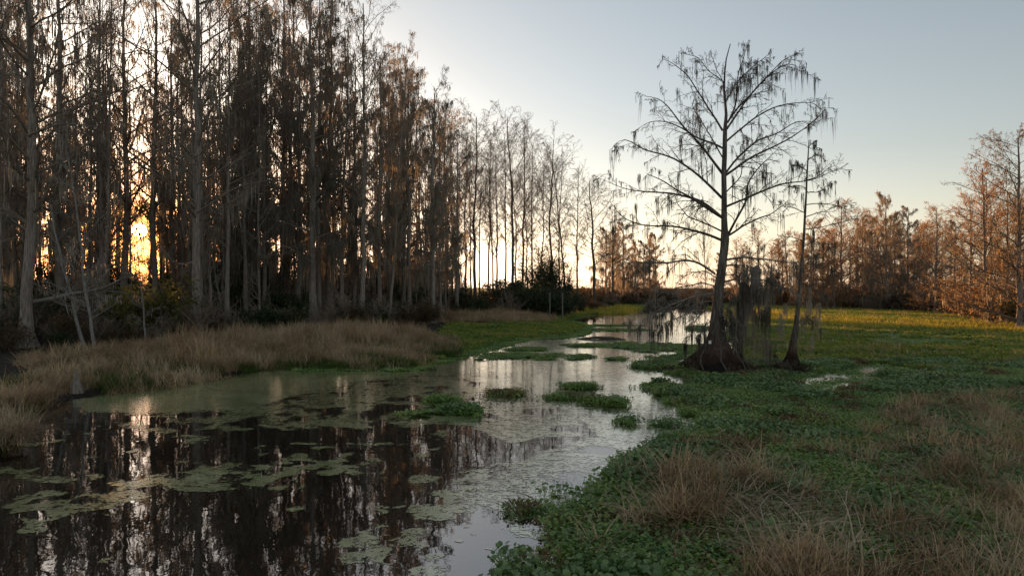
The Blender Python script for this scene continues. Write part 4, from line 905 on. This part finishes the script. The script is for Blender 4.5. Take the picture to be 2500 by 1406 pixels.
def zone(u):
    for lim, tx in ((-20, 'outside the left picture edge'), (110, 'by the left picture edge'), (220, 'right of the pale left edge trunk'), (300, 'just left of the sun'), (400, 'just right of the sun'), (470, 'left of the thick forked cypress'),
                    (540, 'right of the thick forked cypress'), (610, 'above the start of the tall dry grass'), (690, 'well left of the flared grass belt trunk'), (765, 'close left of the flared grass belt trunk'), (820, 'close right of the flared grass belt trunk'),
                    (883, 'left of the straight pale footed trunk'), (950, 'right of the straight pale footed trunk'), (1010, 'behind the trunk leaning right'), (1057, 'left of the last mossy double trunk')):
        if u < lim: return tx
    return 'by the last mossy double trunk'
cnt = 0; used_pts = []
tries = 0
while cnt < 160 and tries < 6000:
    tries += 1
    u = fr_.uniform(-260, 1120); e = float(edge(u)); D = e + (88 - e) * fr_.random() ** 1.25
    if D > 60 and u > 1100: continue
    x = (u - 1250) / F * D
    if any((x - a_) ** 2 + (D - b_) ** 2 < 1.25 ** 2 for a_, b_ in used_pts): continue
    used_pts.append((x, D))
    hmax = CAMZ + (HOR - float(sky_y(u)) - 15) / F * D
    h = min(fr_.uniform(17, 25), hmax * fr_.uniform(.86, 1.0))
    if h < 8: continue
    kind = 'heavy' if fr_.random() < (.55 + .25 * (u > 780) if D < 56 else .12) else ('tall' if fr_.random() < .36 else 'thin')
    if abs(u - 340) < (14 + 3600 / D if kind == 'heavy' else 16 + 2000 / D): continue
    put(kind, int(fr_.integers(0, 4)), u, 0, h=h, lean=fr_.normal() * .35, wide=fr_.uniform(.6, .95), D=D, group=G1,
        label='%s %s, %s' % (dict(heavy='mossy cypress', tall='bare limbed cypress', thin='thin twiggy cypress')[kind], 'in front' if D < e + 9 else 'midway back' if D < e + 26 else 'far back', zone(u)))
    cnt += 1
# evergreen growth closing the back of the stand
BACK = []
for j in range(24):
    u = 425 + 27 * j + fr_.uniform(-12, 12); BACK.append((u, 74 + (j % 3) * 8 + fr_.uniform(-2, 2), fr_.uniform(6.0, 9.5)))
for j in range(8): BACK.append((-60 + 40 * j + fr_.uniform(-12, 12), 66 + (j % 2) * 9, fr_.uniform(5.5, 8.0)))
# middle group of slender trees against the pale sky
MID = [(1160, 762, 292, 1.05, 'tall slender cypress standing first of the thin group right of the dense stand'), (1252, 760, 296, 1.0, 'tallest flat topped cypress in the thin group at the centre of the photo'),
       (1215, 766, 380, .8, 'slender cypress between the two tallest of the thin middle group'), (1275, 758, 330, .85, 'thin cypress just right of the tallest in the middle group'), (1345, 758, 345, .95, 'slender cypress above the dark evergreen bushes'),
       (1385, 757, 395, .9, 'spreading cypress at the right end of the thin middle group'), (1190, 757, 340, .7, None), (1135, 762, 330, .8, None), (1105, 760, 330, .8, None), (1300, 752, 350, .7, None), (1320, 750, 400, .7, None), (1235, 752, 330, .7, None),
       (1170, 750, 380, .7, None), (1365, 752, 400, .7, None), (1205, 748, 400, .8, None), (1090, 756, 300, .8, None), (1290, 747, 430, .8, None), (1150, 746, 400, .8, None), (1120, 748, 380, .8, None), (1260, 745, 420, .8, None)]
for j, (u, vb, top, wd, lab) in enumerate(MID):
    put('slim', j, u, vb, top=top, wide=wd * 1.15, lean=fr_.normal() * .5, label=lab or 'thin background trunk in the slender group ' + ['', '', '', '', '', '', 'left of the gap between its first two trees', 'left of its first tree', 'against the dense stand', 'right of its tallest tree', 'left of the evergreen broadleaf tree', 'close left of its tallest tree', 'close right of its first tree', 'left of its spreading tree', 'midway between its tallest two', 'hardest by the moss of the dense stand', 'low, right of its tallest tree', 'low, left of its first tree', 'low, by the dense stand', 'low, behind its tallest tree'][j], group=None if lab else 'thin trunks of the middle group')
put('slim', 2, 1408, 752, top=430, wide=1.1, label='bare tree between the thin group and the lone rounded tree'); put('slim', 0, 1495, 748, top=515, wide=1.6, label='bare tree just right of the lone rounded one')
put('slim', 1, 1450, 755, top=445, wide=1.9, label='rounded bare tree alone at the left side of the open channel')
put('rustmoss', 0, 1520, 742, top=545, wide=1.25, label='mossy rounded tree left of the low sky gap above the channel')
put('rustmoss', 1, 1478, 745, top=560, wide=1.1, label='mossy tree behind the lone rounded one at the channel')
put('rustmoss', 1, 1570, 740, top=590, wide=1.2, label='lowest mossy tree beside the bright sky gap')
# trees over the right half, lit by the low sun
RT = [('rust', 2420, 792, 405, 1.0, 'tall rust coloured cypress on the right shore, its limbs reaching left'), ('rust', 2490, 806, 335, 1.05, 'biggest rusty cypress cut by the right edge of the photo'),
      ('rust', 2370, 775, 480, 1.0, 'rust coloured cypress in front of the tall right shore tree'), ('rustmoss', 2165, 757, 478, .85, 'narrow cypress column hung with pale moss on the right shore'),
      ('rustmoss', 2215, 757, 505, .9, 'moss hung cypress right beside the narrow mossy column'), ('rust', 2055, 752, 500, 1.0, 'round crowned orange cypress right of the slender marsh tree'),
      ('rust', 2285, 765, 512, 1.1, 'broad low cypress between the mossy pair and the tall right trees'), ('rust', 1850, 744, 562, 1.2, 'broad orange lit cypress crown behind the big marsh tree'),
      ('rust', 1925, 746, 570, 1.1, 'orange lit cypress just left of the slender marsh tree'), ('rustmoss', 1985, 747, 540, 1.0, 'mossy orange lit cypress behind the slender marsh tree'),
      ('rustmoss', 2110, 752, 530, .8, 'leaning mossy tree between the round orange crown and the mossy column'), ('rust', 1800, 742, 590, 1.1, 'small orange lit tree left behind the big marsh trunk'),
      ('rustmoss', 2330, 768, 540, .9, 'mossy cypress just left of the tall right shore trees'), ('rust', 2560, 800, 420, 1.0, 'rusty cypress just outside the right picture edge'), ('rust', 2450, 790, 470, .9, 'low rusty tree at the foot of the tall right shore tree'),
      ('rust', 2640, 800, 360, 1.0, None), ('rust', 2720, 810, 380, 1.0, 'rusty cypress farthest outside the right picture edge'), ('rust', 2245, 750, 560, .9, 'far orange tree behind the mossy pair on the right shore'), ('rust', 2020, 744, 580, 1.0, 'far orange tree low behind the round orange crown'),
      ('rustmoss', 1760, 740, 620, .9, 'low moss hung tree right of the sky gap'), ('rust', 2400, 772, 440, .9, 'rusty cypress half hidden behind the tall right shore tree')]
for j, (kd, u, vb, top, wd, lab) in enumerate(RT):
    put(kd, j, u, vb, top=top, wide=wd * 1.1, lean=fr_.normal() * .4, label=lab or 'rusty cypress on the right shore outside the picture edge')
for j in range(38):
    u = fr_.uniform(1770, 2650); D = fr_.uniform(80, 125)
    put('rust' if j % 3 else 'rustmoss', j, u, 0, h=(CAMZ + (HOR - np.interp(u, [1770, 1900, 2000, 2060, 2165, 2250, 2350, 2450, 2650], [600, 575, 545, 515, 500, 525, 500, 450, 420])) / F * D) * fr_.uniform(.75, .98), D=D, wide=1.0, label='%s in the far row closing the marsh, %s' % ('mossy tree' if j % 3 == 0 else 'rust coloured tree', zone2(u)), group='far trees closing the marsh')
for j in range(10):
    u = fr_.uniform(1440, 1600); D = fr_.uniform(105, 140)
    put('rustmoss' if j % 2 else 'slim', j, u, 0, h=fr_.uniform(7, 12), D=D, wide=1.1, label='far %s behind the channel\'s left side' % ('mossy tree' if j % 2 else 'slender bare tree'), group='far trees behind the channel')

# ------------------------------------------------------------------ shrubs
def shrub_proto(seed, m, n=5200, tall=1.0, size=.055):
    r = np.random.default_rng(seed); st = MB()
    P = np.zeros((5, 2, 3)); P[:, :, :2] = r.normal(size=(5, 1, 2)) * .12; P[:, 1, 2] = .3
    P0, R0, L0 = spawn(r, P, np.full((5, 2), .05), np.full(5, 2.0 * tall), 3, 0, 1, .55, 1., 6, up=.02, jit=.15, rr=.7, minr=.012)
    P1, R1, L1 = spawn(r, P0, R0, L0, 8, .15, 1, .8, .5, 4, jit=.2, rr=.6, minr=.007)
    P2, R2, L2 = spawn(r, P1, R1, L1, 6, .1, 1, .8, .5, 3, jit=.2, rr=.6, minr=.005)
    st.tubes(P0, R0, 5); st.tubes(P1, R1, 3); st.tubes(P2, R2, 3)
    lf = MB(); leaves(lf, r, sample_on(r, P2, n) + r.normal(size=(n, 3)) * .09, size, 1.)
    return st.mesh('stems', 'bark_dark'), lf.mesh('foliage', m, False)
SH = dict(evergreen_tree=[shrub_proto(s, 'evergreen', 15000, size=.021) for s in (77, 78)], evergreen_shrub=[shrub_proto(s, 'evergreen') for s in (71, 72, 73)], brown_shrub=[shrub_proto(s, 'brush', 3600) for s in (74, 75)], yellow_shrub=[shrub_proto(76, 'yellowgreen', 1500, size=.06)])
def shrub(name, i, u, D, h, wide=1., label=None, group=None, z=None):
    a_, b_ = SH[name][i % len(SH[name])]; x = (u - 1250) / F * D
    r = bpy.data.objects.new(name, None); sc.collection.objects.link(r); r.location = (x, D, h1(x, D) - .05 if z is None else z)
    s_ = h / 2.3; r.scale = (s_ * wide, s_ * wide, s_); r.rotation_euler = (0, 0, fr_.uniform(0, 6.28))
    tag(r, label, 'shrub', group); obj('stems', a_, r); tag(obj('foliage', b_, r), kind='stuff')
for j, (u, D, h) in enumerate([(1228, 62, 3.2), (1268, 60, 3.6), (1310, 58, 3.4), (1345, 58, 3.2), (1372, 59, 3.0), (1295, 64, 4.2), (1240, 70, 4.6)]):
    shrub('evergreen_shrub', j, u, D, h, 1.25, 'dark evergreen bush in the rounded clump behind the two posts', 'evergreen bushes behind the posts')
for j, (u, D, h) in enumerate(BACK):
    shrub('evergreen_tree', j, u, D, h, .8, 'dark evergreen at the back of the stand, ' + zone(u), 'evergreens at the back of the left stand')
shrub('evergreen_tree', 1, 338, 80, 4.6, 1.2, 'low dark evergreen straight under the sun at the back of the stand')
shrub('evergreen_tree', 0, 300, 74, 5.6, 1.0, 'dark evergreen left below the sun at the back of the stand'); shrub('evergreen_tree', 0, 385, 72, 6.5, 1.0, 'dark evergreen right below the sun at the back of the stand')
for j in range(26):
    u = fr_.uniform(-80, 1130); D = float(edge(u)) + fr_.uniform(-1.5, 22)
    if abs(u - 340) < 60: continue
    shrub('evergreen_shrub', j, u, D, fr_.uniform(1.6, 4.2) * (.7 if D < 38 else 1), fr_.uniform(.8, 1.3), 'dark evergreen shrub low among the trunks, ' + zone(u), 'evergreen shrubs under the left stand')
for j, (u, D, h, lab) in enumerate([(1125, 56, 4.2, 'pale green bush between the dense stand and the thin middle group'), (1325, 76, 9.0, 'tall dark green broadleaf tree amid the thin middle group'), (1355, 74, 7.0, 'lower dark green broadleaf tree above the two posts'),
                                    (285, 50, 6.5, 'green broadleaf bush left of the sun'), (610, 45, 6.5, 'dark green tree crown low in the middle of the left stand'), (20, 27, 1.6, 'dark shrub at the foot of the pale trunk on the left')]):
    shrub('evergreen_tree' if h > 4 else 'evergreen_shrub', j, u, D, h, .8, lab)
for j, (u, D, h) in enumerate([(370, 30, 3.4), (335, 33, 3.0)]):
    shrub('yellow_shrub', j, u, D, h, 1.3, ['yellow green leafy shrub below and right of the sun', 'smaller yellow green shrub right under the sun'][j])
for j in range(26):
    u = fr_.uniform(1990, 2620); vb = np.interp(u, [1990, 2150, 2300, 2400, 2500, 2620], [751, 758, 766, 784, 797, 815]); D = CAMZ * F / (vb - HOR) * fr_.uniform(1.0, 1.12)
    shrub('brown_shrub' if j % 4 else 'evergreen_shrub', j, u, D, fr_.uniform(1.6, 2.9), 1.4, 'dark brown bush in the hedge below the right shore trees', 'bushes below the right shore trees')
for j in range(16):
    u = fr_.uniform(1380, 1990); D = fr_.uniform(88, 125)
    shrub('brown_shrub', j, u, D, fr_.uniform(2.2, 3.6), 1.5, 'low brown bush along the far edge of the marsh', 'bushes along the far marsh edge')

# ------------------------------------------------------------------ small things
def tube_thing(name, pts, rad, m, label, cat, sides=8, group=None):
    pts = np.asarray(pts, float); b = MB(); b.tubes(pts[None], np.asarray(rad, float)[None], sides)
    n = len(pts); V = np.concatenate(b.v); 
    b.add(np.concatenate([V[(n - 1) * sides:], pts[-1:]]), None, [(i, (i + 1) % sides, sides) for i in range(sides)])
    b.add(np.concatenate([V[:sides], pts[:1]]), None, [((i + 1) % sides, i, sides) for i in range(sides)])
    o = bpy.data.objects.new(name, None)
    o = obj(name, b.mesh(name, m)); return tag(o, label, cat, group)
for u, lab in ((1342, 'left of two thin pale posts before the evergreen bushes'), (1373, 'right of two thin pale posts before the evergreen bushes')):
    D = 53.0 if u < 1350 else 51.5; x = (u - 1250) / F * D
    tube_thing('post', [(x, D, -.3), (x + .01, D, 1.0), (x, D, 2.15)], [.055, .05, .05], 'post', lab, 'post')
a_ = gpt(1195, 797); b_ = gpt(1305, 806)
tube_thing('fallen_log', [(a_[0], a_[1], .28), (a_[0] + .9, a_[1] - .6, .16), ((a_[0] + b_[0]) / 2, (a_[1] + b_[1]) / 2, .10), (b_[0], b_[1], .07)], [.05, .09, .10, .07], 'bark_dark', 'dark fallen log lying on the green left shore', 'log')
a_ = gpt(188, 965)
tube_thing('cypress_knee', [(a_[0], a_[1], -.1), (a_[0], a_[1], .15), (a_[0] - .02, a_[1], .4), (a_[0] - .03, a_[1], .62)], [.19, .12, .06, .02], 'bark', 'pointed cypress knee at the muddy water edge on the left', 'cypress knee', 10)
a_ = gpt(1455, 828)
tube_thing('sunken_log', [(a_[0] - .9, a_[1], .02), (a_[0], a_[1], .08), (a_[0] + .8, a_[1] - .3, .06), (a_[0] + 1.4, a_[1] - .3, .0)], [.03, .07, .08, .03], 'bark_dark', 'dark sunken log breaking the water below the middle channel', 'log')
# lichen spotted limb reaching over the water from the left
ln = [W(70, 740, 26), W(130, 728, 25.5), W(185, 715, 25), W(250, 705, 24.6), (W(300, 680, 24.4)), W(345, 665, 24.2)]
lo = bpy.data.objects.new('fallen_bough', None); sc.collection.objects.link(lo); lo.location = tuple(ln[0])
tag(lo, 'grey lichen spotted bough reaching right below the sun, ending in bare twigs', 'branch')
hr2 = np.random.default_rng(9)
ln = np.array(ln); tt = np.linspace(0, 5, 12); ln = np.stack([np.interp(tt, range(6), ln[:, i]) for i in range(3)], 1)
hero_limb(lo, hr2, ln, .13, .03, 16, mossy=.1, mossl=.2, droop=.02, mat_='bark_pale')
# pale bare branches reaching into the light from the nearest trees
for (pts, D, dep, lab) in [([(470, 640), (430, 650), (380, 590), (330, 560)], 31, -2, 'fan of pale bare twigs crossing just right of the sun'), ([(760, 640), (700, 600), (640, 590), (590, 560)], 41, -2, 'pale bare twigs reaching left from the flared cypress'),
                           ([(60, 560), (20, 530), (-20, 500)], 22.5, -1, 'bare dark branches crossing the left edge of the photo'), ([(480, 450), (560, 400), (640, 360)], 31, -1, 'long dark limb slanting up right from the thick cypress'), ([(480, 520), (590, 450), (700, 430)], 31, -2, 'lower dark limb slanting right from the thick cypress'),
                           ([(70, 330), (150, 300), (240, 310)], 23, -1, 'dark limb crossing behind the pale trunk at upper left')]:
    r_ = bpy.data.objects.new('bare_bough', None); sc.collection.objects.link(r_); l_ = traced(hr2, pts, D, dep, 10); r_.location = tuple(l_[0]); tag(r_, lab, 'branch')
    hero_limb(r_, hr2, l_, .07, .012, 14, mossy=.3, mossl=.4, droop=.02, mat_='bark', dens=1)
# overhanging tussocks at the near left edge
for j, (u, v_, s_, lab) in enumerate([(22, 1075, 1.0, 'drooping straw tussock hanging over the water at the left edge'), (28, 985, 1.05, 'upper straw tussock behind the drooping one at the left edge'), (95, 968, .8, 'straw tussock at the muddy corner of the left bank')]):
    a_ = gpt(u, v_ + 25); b = MB(); r = np.random.default_rng(200 + j)
    blades(b, r, 420, .13 * s_, .95 * s_, .006, .33, 7, .15)
    o = obj('grass_tussock', b.mesh('grass_tussock', 'straw_pale' if j == 0 else 'straw', False)); o.location = (a_[0], a_[1], .12); tag(o, lab, 'grass tussock')

def tc_(me): return sum(len(p_.vertices) - 2 for p_ in me.polygons) if len(me.polygons) < 1 else (len(me.loops) - 2 * len(me.polygons))
print('UNIQUE TRIS', sum(tc_(m_) for m_ in bpy.data.meshes), 'OBJECTS', len(sc.objects))
